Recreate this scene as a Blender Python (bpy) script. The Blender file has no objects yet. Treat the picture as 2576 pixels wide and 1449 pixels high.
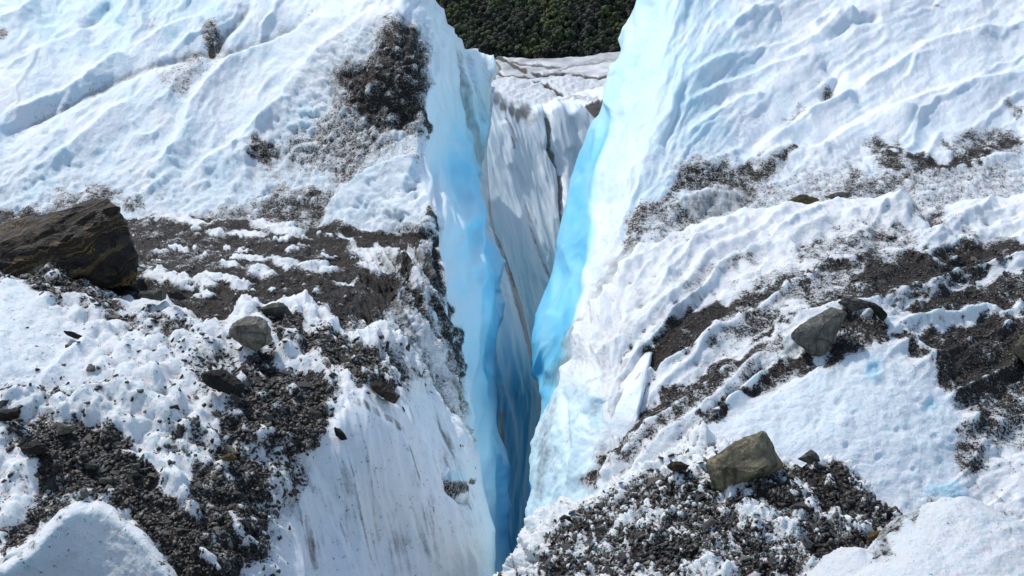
import bpy, bmesh, math, random
import numpy as np
from mathutils import Vector, Matrix

random.seed(7)
RNG = np.random.default_rng(11)
SC = bpy.context.scene
COL = SC.collection

# ------------------------------------------------------------------ camera model
W, H = 2576.0, 1449.0
F = 3539.0
CX, CY = W / 2, H / 2
PITCH = math.atan2(CY - 60.0, F)
CAMZ = 8.0
ct, st = math.cos(PITCH), math.sin(PITCH)


def world(x, y, d):
    """point seen in direction (x, y) at depth d along the optical axis"""
    X = (x - CX) / F * d
    U = -(y - CY) / F * d
    return np.stack([X, d * ct + U * st, U * ct - d * st + CAMZ], -1)


# ------------------------------------------------------------------ noise
_perm = np.random.default_rng(3).permutation(256)
_perm = np.concatenate([_perm, _perm]).astype(np.int64)
_g = np.random.default_rng(4).normal(size=(256, 3))
_g = (_g / np.linalg.norm(_g, axis=1, keepdims=True)).astype(np.float32)


def pn(x, y, z=0.0, seed=0):
    x = np.asarray(x, np.float32); y = np.asarray(y, np.float32)
    z = np.broadcast_to(np.asarray(z, np.float32), x.shape)
    off = seed * 17.31
    x = x + off; y = y - off * 1.7; z = z + off * .6
    xi = np.floor(x); yi = np.floor(y); zi = np.floor(z)
    fx, fy, fz = x - xi, y - yi, z - zi
    xi = xi.astype(np.int64) & 255; yi = yi.astype(np.int64) & 255; zi = zi.astype(np.int64) & 255
    u = fx * fx * fx * (fx * (fx * 6 - 15) + 10)
    v = fy * fy * fy * (fy * (fy * 6 - 15) + 10)
    w = fz * fz * fz * (fz * (fz * 6 - 15) + 10)
    res = 0
    for dx in (0, 1):
        a = _perm[(xi + dx) & 255]
        wx = u if dx else 1 - u
        for dy in (0, 1):
            b = _perm[(a + yi + dy) & 255]
            wy = v if dy else 1 - v
            for dz in (0, 1):
                c = _perm[(b + zi + dz) & 255]
                g = _g[c]
                wz = w if dz else 1 - w
                res = res + wx * wy * wz * (g[..., 0] * (fx - dx) + g[..., 1] * (fy - dy) + g[..., 2] * (fz - dz))
    return res * 1.5


def fbm(x, y, z=0.0, o=4, seed=0, gain=.5):
    s, a, f = 0, 1.0, 1.0
    for k in range(o):
        s = s + a * pn(x * f, y * f, np.asarray(z) * f, seed + k)
        a *= gain; f *= 2.03
    return s


def billow(x, y, z=0.0, o=3, seed=0, gain=.5):
    s, a, f = 0, 1.0, 1.0
    for k in range(o):
        s = s + a * (np.abs(pn(x * f, y * f, np.asarray(z) * f, seed + k)) * 2 - .5)
        a *= gain; f *= 2.03
    return s


def ridged(x, y, z=0.0, o=3, seed=0, gain=.5):
    s, a, f = 0, 1.0, 1.0
    for k in range(o):
        s = s + a * ((1 - np.abs(pn(x * f, y * f, np.asarray(z) * f, seed + k)) * 1.6) ** 2 - .5)
        a *= gain; f *= 2.03
    return s


def sm(a, b, x):
    t = np.clip((x - a) / (b - a), 0, 1)
    return t * t * (3 - 2 * t)


# ------------------------------------------------------------------ 2d helpers
def poly_sd(poly, x, y):
    """signed distance (inside positive) and nearest contour point"""
    best = np.full(x.shape, 1e18); nx = np.zeros_like(x); ny = np.zeros_like(y)
    ins = np.zeros(x.shape, bool)
    n = len(poly)
    for i in range(n):
        x0, y0 = poly[i]; x1, y1 = poly[(i + 1) % n]
        ex, ey = x1 - x0, y1 - y0
        t = np.clip(((x - x0) * ex + (y - y0) * ey) / (ex * ex + ey * ey + 1e-9), 0, 1)
        px, py = x0 + t * ex, y0 + t * ey
        dd = (x - px) ** 2 + (y - py) ** 2
        m = dd < best
        best[m] = dd[m]; nx[m] = px[m]; ny[m] = py[m]
        c = ((y0 > y) != (y1 > y))
        if y1 != y0:
            ins ^= c & (x < (x1 - x0) * (y - y0) / (y1 - y0) + x0)
    s = np.sqrt(best)
    return np.where(ins, s, -s), nx, ny


def line_d(line, x, y):
    """signed distance to a polyline (positive on its right hand, y pointing down) and place along it"""
    best = np.full(x.shape, 1e18); sg = np.ones_like(x); al = np.zeros_like(x)
    n = len(line) - 1
    for i in range(n):
        x0, y0 = line[i]; x1, y1 = line[i + 1]
        ex, ey = x1 - x0, y1 - y0
        t = np.clip(((x - x0) * ex + (y - y0) * ey) / (ex * ex + ey * ey + 1e-9), 0, 1)
        dd = (x - x0 - t * ex) ** 2 + (y - y0 - t * ey) ** 2
        m = dd < best
        best[m] = dd[m]
        sg[m] = np.sign(ex * (y - y0) - ey * (x - x0))[m]
        al[m] = ((i + t) / n)[m]
    return np.sqrt(best) * np.where(sg == 0, 1, sg), al


def ridge(h, x, y, line, amp, wl, wr, sharp=1.6):
    """adds a crest (amp > 0) or a crease (amp < 0) along a line; wl / wr = widths on its two sides"""
    xs = [p[0] for p in line]; ys = [p[1] for p in line]; m = max(wl, wr)
    k = np.where((x > min(xs) - m) & (x < max(xs) + m) & (y > min(ys) - m) & (y < max(ys) + m))[0]
    if not len(k): return
    s, al = line_d(line, x[k], y[k])
    w = np.where(s > 0, wr, wl)
    t = np.clip(1 - np.abs(s) / w, 0, 1)
    taper = sm(0, .14, al) * sm(1, .86, al) * .85 + .15
    h[k] += amp * t ** sharp * taper


def blob(a, x, y, poly, val, soft):
    xs = [p[0] for p in poly]; ys = [p[1] for p in poly]
    k = np.where((x > min(xs) - soft) & (x < max(xs) + soft) & (y > min(ys) - soft) & (y < max(ys) + soft))[0]
    if not len(k): return
    s, _, _ = poly_sd(poly, x[k], y[k])
    v = val * sm(-soft, soft, s)
    a[k] = np.maximum(a[k], v) if val >= 0 else a[k] * (1 + v)


def ell(a, x, y, cx, cy, rx, ry, val, ang=0.0, p=1.0):
    R = max(rx, ry) * 1.6
    k = np.where((np.abs(x - cx) < R) & (np.abs(y - cy) < R))[0]
    if not len(k): return
    c, s = math.cos(math.radians(ang)), math.sin(math.radians(ang))
    dx, dy = x[k] - cx, y[k] - cy
    u = (dx * c - dy * s) / rx; v = (dx * s + dy * c) / ry
    w = val * sm(1.5, .45, np.sqrt(u * u + v * v)) ** p
    a[k] = np.maximum(a[k], w) if val >= 0 else a[k] * (1 + w)


def stroke(a, x, y, line, val, w):
    xs = [p[0] for p in line]; ys = [p[1] for p in line]; m = w * 1.6
    k = np.where((x > min(xs) - m) & (x < max(xs) + m) & (y > min(ys) - m) & (y < max(ys) + m))[0]
    if not len(k): return
    s, al = line_d(line, x[k], y[k])
    v = val * sm(1.5, .4, np.abs(s) / w) * (sm(0, .1, al) * sm(1, .9, al) * .7 + .3)
    a[k] = np.maximum(a[k], v) if val >= 0 else a[k] * (1 + v)


class TPS:
    """thin-plate surface through (x, y, depth) points, in inverse depth so that planes stay planes"""
    def __init__(self, pts, reg=1e-4):
        p = np.array(pts, float)
        self.c = p[:, :2] / 1000.0
        n = len(p)
        r = np.linalg.norm(self.c[:, None] - self.c[None], axis=-1)
        A = np.zeros((n + 3, n + 3))
        A[:n, :n] = self.k(r) + np.eye(n) * reg
        A[:n, n] = 1; A[:n, n + 1:] = self.c
        A[n, :n] = 1; A[n + 1:, :n] = self.c.T
        b = np.zeros(n + 3); b[:n] = 1 / p[:, 2]
        self.w = np.linalg.solve(A, b)

    @staticmethod
    def k(r):
        return r * r * np.log(np.maximum(r, 1e-9))

    def __call__(self, x, y):
        sh = x.shape
        x = x.ravel() / 1000.0; y = y.ravel() / 1000.0
        n = len(self.c)
        o = self.w[n] + self.w[n + 1] * x + self.w[n + 2] * y
        for i in range(n):
            dx = x - self.c[i, 0]; dy = y - self.c[i, 1]
            r2 = dx * dx + dy * dy
            o = o + self.w[i] * .5 * r2 * np.log(np.maximum(r2, 1e-18))
        return (1 / np.maximum(o, 1e-5)).reshape(sh)


# ------------------------------------------------------------------ object helpers
def link_mesh(name, verts, faces, mats, smooth=True, parent=None, origin=None):
    verts = np.asarray(verts, np.float32)
    if origin is not None:
        verts = verts - np.asarray(origin, np.float32)
    me = bpy.data.meshes.new(name)
    me.vertices.add(len(verts)); me.vertices.foreach_set('co', verts.ravel())
    if isinstance(faces, np.ndarray):
        k = faces.shape[1]
        me.loops.add(faces.size); me.loops.foreach_set('vertex_index', faces.ravel().astype(np.int32))
        me.polygons.add(len(faces))
        me.polygons.foreach_set('loop_start', np.arange(0, faces.size, k, dtype=np.int32))
        me.update(calc_edges=True); me.validate()
    else:
        me.clear_geometry(); me.from_pydata([tuple(v) for v in verts], [], faces)
    if smooth:
        me.polygons.foreach_set('use_smooth', np.ones(len(me.polygons), bool))
    for m in (mats if isinstance(mats, (list, tuple)) else [mats]):
        me.materials.append(m)
    me.update()
    o = bpy.data.objects.new(name, me); COL.objects.link(o)
    if origin is not None: o.location = [float(v) for v in origin]
    if parent: o.parent = parent
    return o


def fattr(o, name, arr):
    at = o.data.attributes.new(name, 'FLOAT', 'POINT')
    at.data.foreach_set('value', np.asarray(arr, np.float32))


def cattr(o, name, arr):
    at = o.data.attributes.new(name, 'FLOAT_COLOR', 'POINT')
    c = np.ones((len(arr), 4), np.float32); c[:, :3] = arr
    at.data.foreach_set('color', c.ravel())


# ------------------------------------------------------------------ materials
class NT:
    def __init__(self, name):
        self.m = bpy.data.materials.new(name); self.m.use_nodes = True
        self.t = self.m.node_tree; self.t.nodes.clear()
        self.out = self.n('ShaderNodeOutputMaterial'); self.b = self.n('ShaderNodeBsdfPrincipled')
        self.l(self.b.outputs[0], self.out.inputs[0])

    def n(self, ty, **kw):
        nd = self.t.nodes.new(ty)
        for k, v in kw.items(): setattr(nd, k, v)
        return nd

    def l(self, a, b): self.t.links.new(a, b)

    def put(self, sock, v):
        if hasattr(v, 'links') or hasattr(v, 'is_linked'): self.l(v, sock)
        else: sock.default_value = v

    def math(self, op, a, b=0.0, c=0.0, clamp=False):
        nd = self.n('ShaderNodeMath', operation=op, use_clamp=clamp)
        for i, v in enumerate((a, b, c)): self.put(nd.inputs[i], v)
        return nd.outputs[0]

    def attr(self, name):
        return self.n('ShaderNodeAttribute', attribute_name=name)

    def coord(self):
        return self.n('ShaderNodeTexCoord').outputs['Object']

    def noise(self, vec, scale, detail=4, rough=.6, dist=0.0):
        nd = self.n('ShaderNodeTexNoise'); self.l(vec, nd.inputs['Vector'])
        nd.inputs['Scale'].default_value = scale; nd.inputs['Detail'].default_value = detail
        nd.inputs['Roughness'].default_value = rough; nd.inputs['Distortion'].default_value = dist
        return nd.outputs[0]

    def voro(self, vec, scale, feature='F1', out=0):
        nd = self.n('ShaderNodeTexVoronoi', feature=feature); self.l(vec, nd.inputs['Vector'])
        nd.inputs['Scale'].default_value = scale
        return nd.outputs[out]

    def mapr(self, v, a, b, c=0.0, d=1.0, smooth=True):
        nd = self.n('ShaderNodeMapRange', interpolation_type='SMOOTHSTEP' if smooth else 'LINEAR')
        for i, k in enumerate((v, a, b, c, d)): self.put(nd.inputs[i], k)
        return nd.outputs[0]

    def mix(self, f, a, b, mode='MIX'):
        nd = self.n('ShaderNodeMix', data_type='RGBA', blend_type=mode)
        self.put(nd.inputs[0], f)
        for s, v in ((nd.inputs[6], a), (nd.inputs[7], b)):
            if isinstance(v, tuple): s.default_value = (*v, 1)
            else: self.l(v, s)
        return nd.outputs[2]

    def ramp(self, v, stops):
        nd = self.n('ShaderNodeValToRGB'); self.l(v, nd.inputs[0])
        e = nd.color_ramp.elements
        while len(e) < len(stops): e.new(.5)
        for k, (p, c) in enumerate(stops):
            e[k].position = p; e[k].color = (*c, 1)
        return nd.outputs[0]

    def bump(self, h, dist, strength=1.0, normal=None):
        nd = self.n('ShaderNodeBump'); self.l(h, nd.inputs['Height'])
        nd.inputs['Distance'].default_value = dist; nd.inputs['Strength'].default_value = strength
        if normal is not None: self.l(normal, nd.inputs['Normal'])
        return nd.outputs[0]

    def scaled(self, vec, s, rot=(0, 0, 0)):
        nd = self.n('ShaderNodeMapping'); self.l(vec, nd.inputs[0])
        nd.inputs['Scale'].default_value = s; nd.inputs['Rotation'].default_value = rot
        return nd.outputs[0]


def ice_material():
    t = NT('glacier_ice')
    co = t.coord()
    dirt = t.attr('dirt').outputs['Fac']; blue = t.attr('blue').outputs['Fac']
    silt_shade = t.attr('silt_shade').outputs['Fac']; grain = t.attr('grain').outputs['Fac']
    # clean ice : weathered white crust over denser blue ice
    n_big = t.noise(co, 1.3, 5, .6)
    n_mid = t.noise(co, 7, 5, .65)
    white = t.mix(n_mid, (.81, .85, .855), (.90, .92, .915))
    bl = t.ramp(blue, [(0, (.90, .92, .93)), (.25, (.785, .89, .95)), (.55, (.50, .81, .92)), (.82, (.19, .61, .82)), (1, (.045, .33, .54))])  # deepest stop darkened to paint in shade at the crevasse bottom
    bmix = t.math('ADD', t.math('MULTIPLY', blue, 1.0), t.math('MULTIPLY', t.math('SUBTRACT', n_big, .5), .25))
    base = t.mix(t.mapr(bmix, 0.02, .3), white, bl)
    # silt : thin greenish grey film, also paints shade on the lower left mound
    sil = t.mapr(t.math('ADD', silt_shade, t.math('MULTIPLY', t.math('SUBTRACT', t.noise(co, 5, 6, .7), .5), .9)), .20, .85, 0, .9)
    sil = t.math('MULTIPLY', sil, t.mapr(silt_shade, 0, .12))
    base = t.mix(sil, base, (.145, .14, .12))
    # grit : dark grains, denser where the attribute is high
    g1 = t.noise(co, 34, 4, .75); g2 = t.noise(co, 11, 5, .7); g3 = t.noise(co, 85, 2, .6)
    nn = t.math('ADD', t.math('MULTIPLY', t.math('SUBTRACT', g1, .5), 1.9), t.math('MULTIPLY', t.math('SUBTRACT', g2, .5), 1.0))
    nn = t.math('ADD', nn, t.math('MULTIPLY', t.math('SUBTRACT', g3, .5), 1.2))
    cov = t.mapr(t.math('ADD', dirt, nn), .48, .66)
    cov = t.math('MULTIPLY', cov, t.mapr(dirt, 0.01, .08))
    gcol = t.ramp(t.noise(co, 60, 3, .8), [(.34, (.006, .005, .004)), (.48, (.021, .016, .013)), (.58, (.058, .047, .038)), (.69, (.17, .15, .13)), (.8, (.36, .35, .33))])
    film = t.mapr(t.math('ADD', dirt, t.math('MULTIPLY', t.math('SUBTRACT', g2, .5), .8)), .12, .85, 0, .66)
    base = t.mix(film, base, (.19, .165, .14))
    base = t.mix(cov, base, gcol)
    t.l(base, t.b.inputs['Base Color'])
    rough = t.mapr(blue, 0, 1, .36, .40)
    t.l(t.math('MAXIMUM', rough, t.math('MULTIPLY', cov, .75)), t.b.inputs['Roughness'])
    t.b.inputs['IOR'].default_value = 1.31
    t.l(t.math('MULTIPLY', t.math('SUBTRACT', 1.0, cov), .6), t.b.inputs['Subsurface Weight'])
    t.b.inputs['Subsurface Radius'].default_value = (.35, .8, 1.0)
    t.b.inputs['Subsurface Scale'].default_value = .07
    t.b.inputs['Specular IOR Level'].default_value = .55
    # surface: crystalline grain and grit relief
    hgt = t.math('ADD', t.math('MULTIPLY', t.noise(co, 22, 5, .72), grain), t.math('MULTIPLY', g1, t.math('MULTIPLY', cov, 1.0)))
    nb = t.bump(hgt, .05, .9)
    t.l(nb, t.b.inputs['Normal'])
    return t.m


def rock_material(name, c_dark, c_mid, c_light, strata=None, scale=6.0, lichen=None, rot=(0, 0, 0)):
    t = NT(name)
    co = t.coord()
    n1 = t.noise(co, scale, 8, .68, .4); n2 = t.noise(co, scale * 6, 5, .7)
    base = t.ramp(n1, [(.36, c_dark), (.48, c_mid), (.62, c_light)])
    base = t.mix(t.mapr(n2, .42, .66, 0, .6), base, c_dark)
    if strata:
        v = t.scaled(co, (1, 1, 1), rot)
        sx = t.n('ShaderNodeSeparateXYZ'); t.l(v, sx.inputs[0])
        warp = t.math('MULTIPLY', t.math('SUBTRACT', t.noise(co, 1.6, 5, .6), .5), .55)
        z = t.math('ADD', sx.outputs[2], warp)
        cb = t.n('ShaderNodeCombineXYZ'); t.l(z, cb.inputs[2])
        bands = t.noise(cb.outputs[0], 9.0, 4, .65)
        base = t.mix(t.mapr(bands, .47, .52, 0, .85), base, c_light)
        base = t.mix(t.math('MULTIPLY', t.mapr(bands, .50, .57, 0, .8), t.mapr(t.noise(co, 3.3, 4, .6), .36, .50)), base, strata)
        base = t.mix(t.mapr(bands, .57, .585), base, c_dark)
        fine = t.noise(cb.outputs[0], 42.0, 3, .6)
        base = t.mix(t.mapr(fine, .35, .65, .0, .55), base, c_dark)
        hh = t.math('ADD', t.math('MULTIPLY', n1, .7), t.math('MULTIPLY', fine, .9))
    else:
        cr = t.voro(co, scale * .7, 'DISTANCE_TO_EDGE')
        cw = t.mapr(cr, 0, .05, .8, 0)
        base = t.mix(cw, base, c_dark)
        hh = t.math('ADD', n1, t.math('MULTIPLY', n2, .5))
    if lichen:
        base = t.mix(t.mapr(t.noise(co, 3.2, 5, .6), .52, .66, 0, .8), base, lichen)
    t.l(base, t.b.inputs['Base Color'])
    t.b.inputs['Roughness'].default_value = .72
    t.b.inputs['Specular IOR Level'].default_value = .35
    t.l(t.bump(hh, .10, 1.0), t.b.inputs['Normal'])
    return t.m


def chip_material():
    t = NT('slate')
    co = t.coord()
    at = t.attr('tint').outputs['Color']
    n = t.noise(co, 40, 4, .7)
    base = t.mix(t.mapr(n, .3, .7, 0, .55), at, (.025, .022, .02))
    t.l(base, t.b.inputs['Base Color'])
    t.b.inputs['Roughness'].default_value = .6
    t.l(t.bump(n, .012, .6), t.b.inputs['Normal'])
    return t.m


ICE = ice_material()

# ------------------------------------------------------------------ layers of ice
LAYERS = []


def axis_steps(a, b, st_, lo, hi):
    """even steps where the photograph looks, growing ones beyond its frame"""
    v = [min(max(a, lo), hi)]
    while v[-1] < min(b, hi): v.append(v[-1] + st_)
    k = st_
    while v[-1] < b: k = min(k * 1.12, 16); v.append(v[-1] + k)
    k = st_
    while v[0] > a: k = min(k * 1.12, 16); v.insert(0, v[0] - k)
    return np.array(v)


def layer(name, poly, ctrl, fn, step=3.0, edge_w=20, edge_r=.5, back=1.6, mat=None, ystep=None):
    tps = TPS(ctrl)
    px = [p[0] for p in poly]; py = [p[1] for p in poly]
    ystep = ystep or step
    xs = axis_steps(min(px) - step, max(px) + 2 * step, step, -90, 2666)
    ys = axis_steps(min(py) - ystep, max(py) + 2 * ystep, ystep, -60, 1510)
    gx, gy = np.meshgrid(xs, ys)
    sd, nx, ny = poly_sd(poly, gx, gy)
    ins = sd > 0
    q = ins[:-1, :-1] | ins[1:, :-1] | ins[:-1, 1:] | ins[1:, 1:]
    use = np.zeros_like(ins)
    use[:-1, :-1] |= q; use[1:, :-1] |= q; use[:-1, 1:] |= q; use[1:, 1:] |= q
    out = use & ~ins
    gx = np.where(out, nx, gx); gy = np.where(out, ny, gy); sd = np.where(out, 0, sd)
    d = tps(gx, gy)
    P = world(gx, gy, d)
    du = np.gradient(P, axis=1); dv = np.gradient(P, axis=0)
    N = np.cross(du, dv)
    N /= np.linalg.norm(N, axis=-1, keepdims=True) + 1e-12
    cam = np.array([0, 0, CAMZ])
    flip = np.sum(N * (cam - P), -1) < 0
    N[flip] *= -1
    idx = -np.ones(use.shape, np.int64); idx[use] = np.arange(use.sum())
    x, y, s = gx[use], gy[use], sd[use]
    t = np.clip(s / edge_w, 0, 1)
    dd = d[use] + edge_r * (1 - np.sqrt(np.maximum(0, 1 - (1 - t) ** 2)))
    P = world(x, y, dd); N = N[use]
    h, A = fn(x, y, s, P, d[use])                       # relief in pixels, surface attributes
    px_m = d[use] / F
    if 'crease' in A:                                    # grit in the hollows, painting in their shadows too; crests left clean
        def blur(r):
            g0 = np.zeros(use.shape); g0[use] = h; w0 = use.astype(float)
            def bx(a):
                for ax in (0, 1):
                    for _ in range(2):
                        p_ = np.concatenate([np.zeros_like(np.take(a, [0], ax)), np.cumsum(a, ax)], ax)
                        n_ = a.shape[ax]; i0 = np.clip(np.arange(n_) - r, 0, n_); i1 = np.clip(np.arange(n_) + r + 1, 0, n_)
                        a = np.take(p_, i1, ax) - np.take(p_, i0, ax)
                return a
            return (bx(g0) / np.maximum(bx(w0), 1e-6))[use]
        c1 = blur(4) - h; c2 = blur(13) - h
        cl = A.get('clean', 1.0) * (1 - .6 * sm(.72, .92, A['dirt']))
        A['dirt'] = A['dirt'] * (1 - .55 * cl * sm(1.5, 9, -c1)) * (1 - .40 * cl * sm(4, 16, -c2))
        A['dirt'] = np.maximum(A['dirt'], A['crease'] * np.maximum(sm(1.5, 7, c1), .8 * sm(5, 18, c2)))
    P = P + N * (h * px_m)[:, None]
    V = P
    j, i = np.where(q)
    quads = np.stack([idx[j, i], idx[j, i + 1], idx[j + 1, i + 1], idx[j + 1, i]], -1)
    # skirt: the far side of the mass, curling back behind its outline
    e = np.concatenate([quads[:, [0, 1]], quads[:, [1, 2]], quads[:, [2, 3]], quads[:, [3, 0]]])
    key = np.sort(e, 1); kk = key[:, 0] * len(x) + key[:, 1]
    u, first, cnt = np.unique(kk, return_index=True, return_counts=True)
    be = e[first[cnt == 1]]
    bv = np.unique(be); rmap = -np.ones(len(x), np.int64); rmap[bv] = np.arange(len(bv))
    eps = 2.0
    sx1, _, _ = poly_sd(poly, x[bv] + eps, y[bv]); sx0, _, _ = poly_sd(poly, x[bv] - eps, y[bv])
    sy1, _, _ = poly_sd(poly, x[bv], y[bv] + eps); sy0, _, _ = poly_sd(poly, x[bv], y[bv] - eps)
    ix, iy = sx1 - sx0, sy1 - sy0
    l = np.hypot(ix, iy) + 1e-6; ix /= l; iy /= l
    dcur = (V[bv] - cam) @ np.array([0, ct, -st])
    vx = (V[bv][:, 0]) / dcur * F + CX
    vy = CY - ((V[bv] - cam) @ np.array([0, st, ct])) / dcur * F
    rings = [V]; faces = [quads]; prev = bv; nbase = len(V)
    for (offp, bk) in ((2, .08), (8, .3), (22, .7), (60, 1.0)):
        ring = world(vx + ix * offp, vy + iy * offp, dcur + bk * back)
        cur = nbase + np.arange(len(bv)); nbase += len(bv)
        rings.append(ring)
        pm = np.zeros(len(x), np.int64); pm[bv] = prev
        cm = np.zeros(len(x), np.int64); cm[bv] = cur
        faces.append(np.stack([pm[be[:, 0]], pm[be[:, 1]], cm[be[:, 1]], cm[be[:, 0]]], -1)[:, ::-1])
        prev = cur
    o = link_mesh(name, np.concatenate(rings), np.concatenate(faces), mat or ICE)
    o['kind'] = 'structure'
    for k in ('dirt', 'blue', 'silt_shade', 'grain'):
        a = A.get(k, np.zeros(len(x)) if k != 'grain' else np.full(len(x), .5))
        fattr(o, k, np.concatenate([a] + [a[bv]] * 4))
    # smooth vertex normals for placing stones
    GP = P_full(use, V)
    du = np.gradient(GP, axis=1); dv = np.gradient(GP, axis=0); n2 = np.cross(du, dv)[use]
    n2 = np.nan_to_num(n2); n2 /= np.linalg.norm(n2, axis=1, keepdims=True) + 1e-12
    n2[np.sum(n2 * (cam - V), 1) < 0] *= -1
    N = N * .5 + n2; N /= np.linalg.norm(N, axis=1, keepdims=True) + 1e-12
    LAYERS.append(dict(x=x, y=y, V=V, N=N, A=A, s=s, px=px_m))
    return o


def P_full(use, V):
    g = np.full(use.shape + (3,), np.nan); g[use] = V
    return g


def surf(lname, x, y):
    L = LAYERS[lname]
    vx, vy = proj(L['V'])
    k = np.argmin((vx - x) ** 2 + (vy - y) ** 2)
    p = L['V'][k]
    return p, L['N'][k], float((p - np.array([0, 0, CAMZ])) @ np.array([0, ct, -st]))


def proj(P):
    v = P - np.array([0, 0, CAMZ])
    d = v @ np.array([0, ct, -st])
    return v[:, 0] / d * F + CX, CY - (v @ np.array([0, st, ct])) / d * F


def streakc(x, y, xs, tans):
    """coordinate that stays constant along drainage streaks whose slope on the picture varies with x"""
    g = np.linspace(-600, 3300, 400)
    tn = np.interp(g, xs, tans)
    I = np.concatenate([[0], np.cumsum((tn[1:] + tn[:-1]) / 2 * np.diff(g))])
    c = 1 / np.sqrt(1 + np.interp(x, xs, tans) ** 2)
    return (y + np.interp(x, g, I)) * .8, x / np.maximum(c, .35)


def warp(x, y, amp, sc, seed):
    return (x + amp * fbm(x / sc, y / sc, 0, 3, seed), y + amp * fbm(x / sc, y / sc, 5.5, 3, seed + 9))



def snow_slope(x, y, b, a, wx, wy, P, seed):
    m = sm(-.5, .6, fbm(x / 210, y / 170, 0, 2, seed + 11))           # where crests are sharp, where the snow is smooth
    s = 17 * fbm((b + wx) / 120, (a + wy) / 420, 0, 2, seed + 1)
    s = s + 13 * (.35 + .85 * m) * np.maximum(ridged((b + 1.6 * wx) / 96, (a + 2 * wy) / 300, 0, 2, seed + 2, .45) - .12, -.1)
    s = s + 2.6 * (1.2 - m) * ridged((b + wx) / 36, (a + wy) / 110, 2, 2, seed + 3)
    s = s + 1.9 * fbm((b + .5 * wx) / 17, (a + wy) / 52, 3, 3, seed + 4) + 8 * fbm(x / 120, y / 120, 1, 3, seed + 8)
    return s + .9 * fbm(P[:, 0] * 16, P[:, 1] * 16, P[:, 2] * 16, 2, seed + 5)


# ---- upper left ice slope with the left wall of the crevasse
LU_CREST = ([-250, 0, 100, 200, 300, 420, 500, 560, 720, 850, 1050, 1449], [1112, 1092, 1080, 1074, 1060, 1046, 1070, 1083, 1112, 1132, 1170, 1212])


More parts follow.
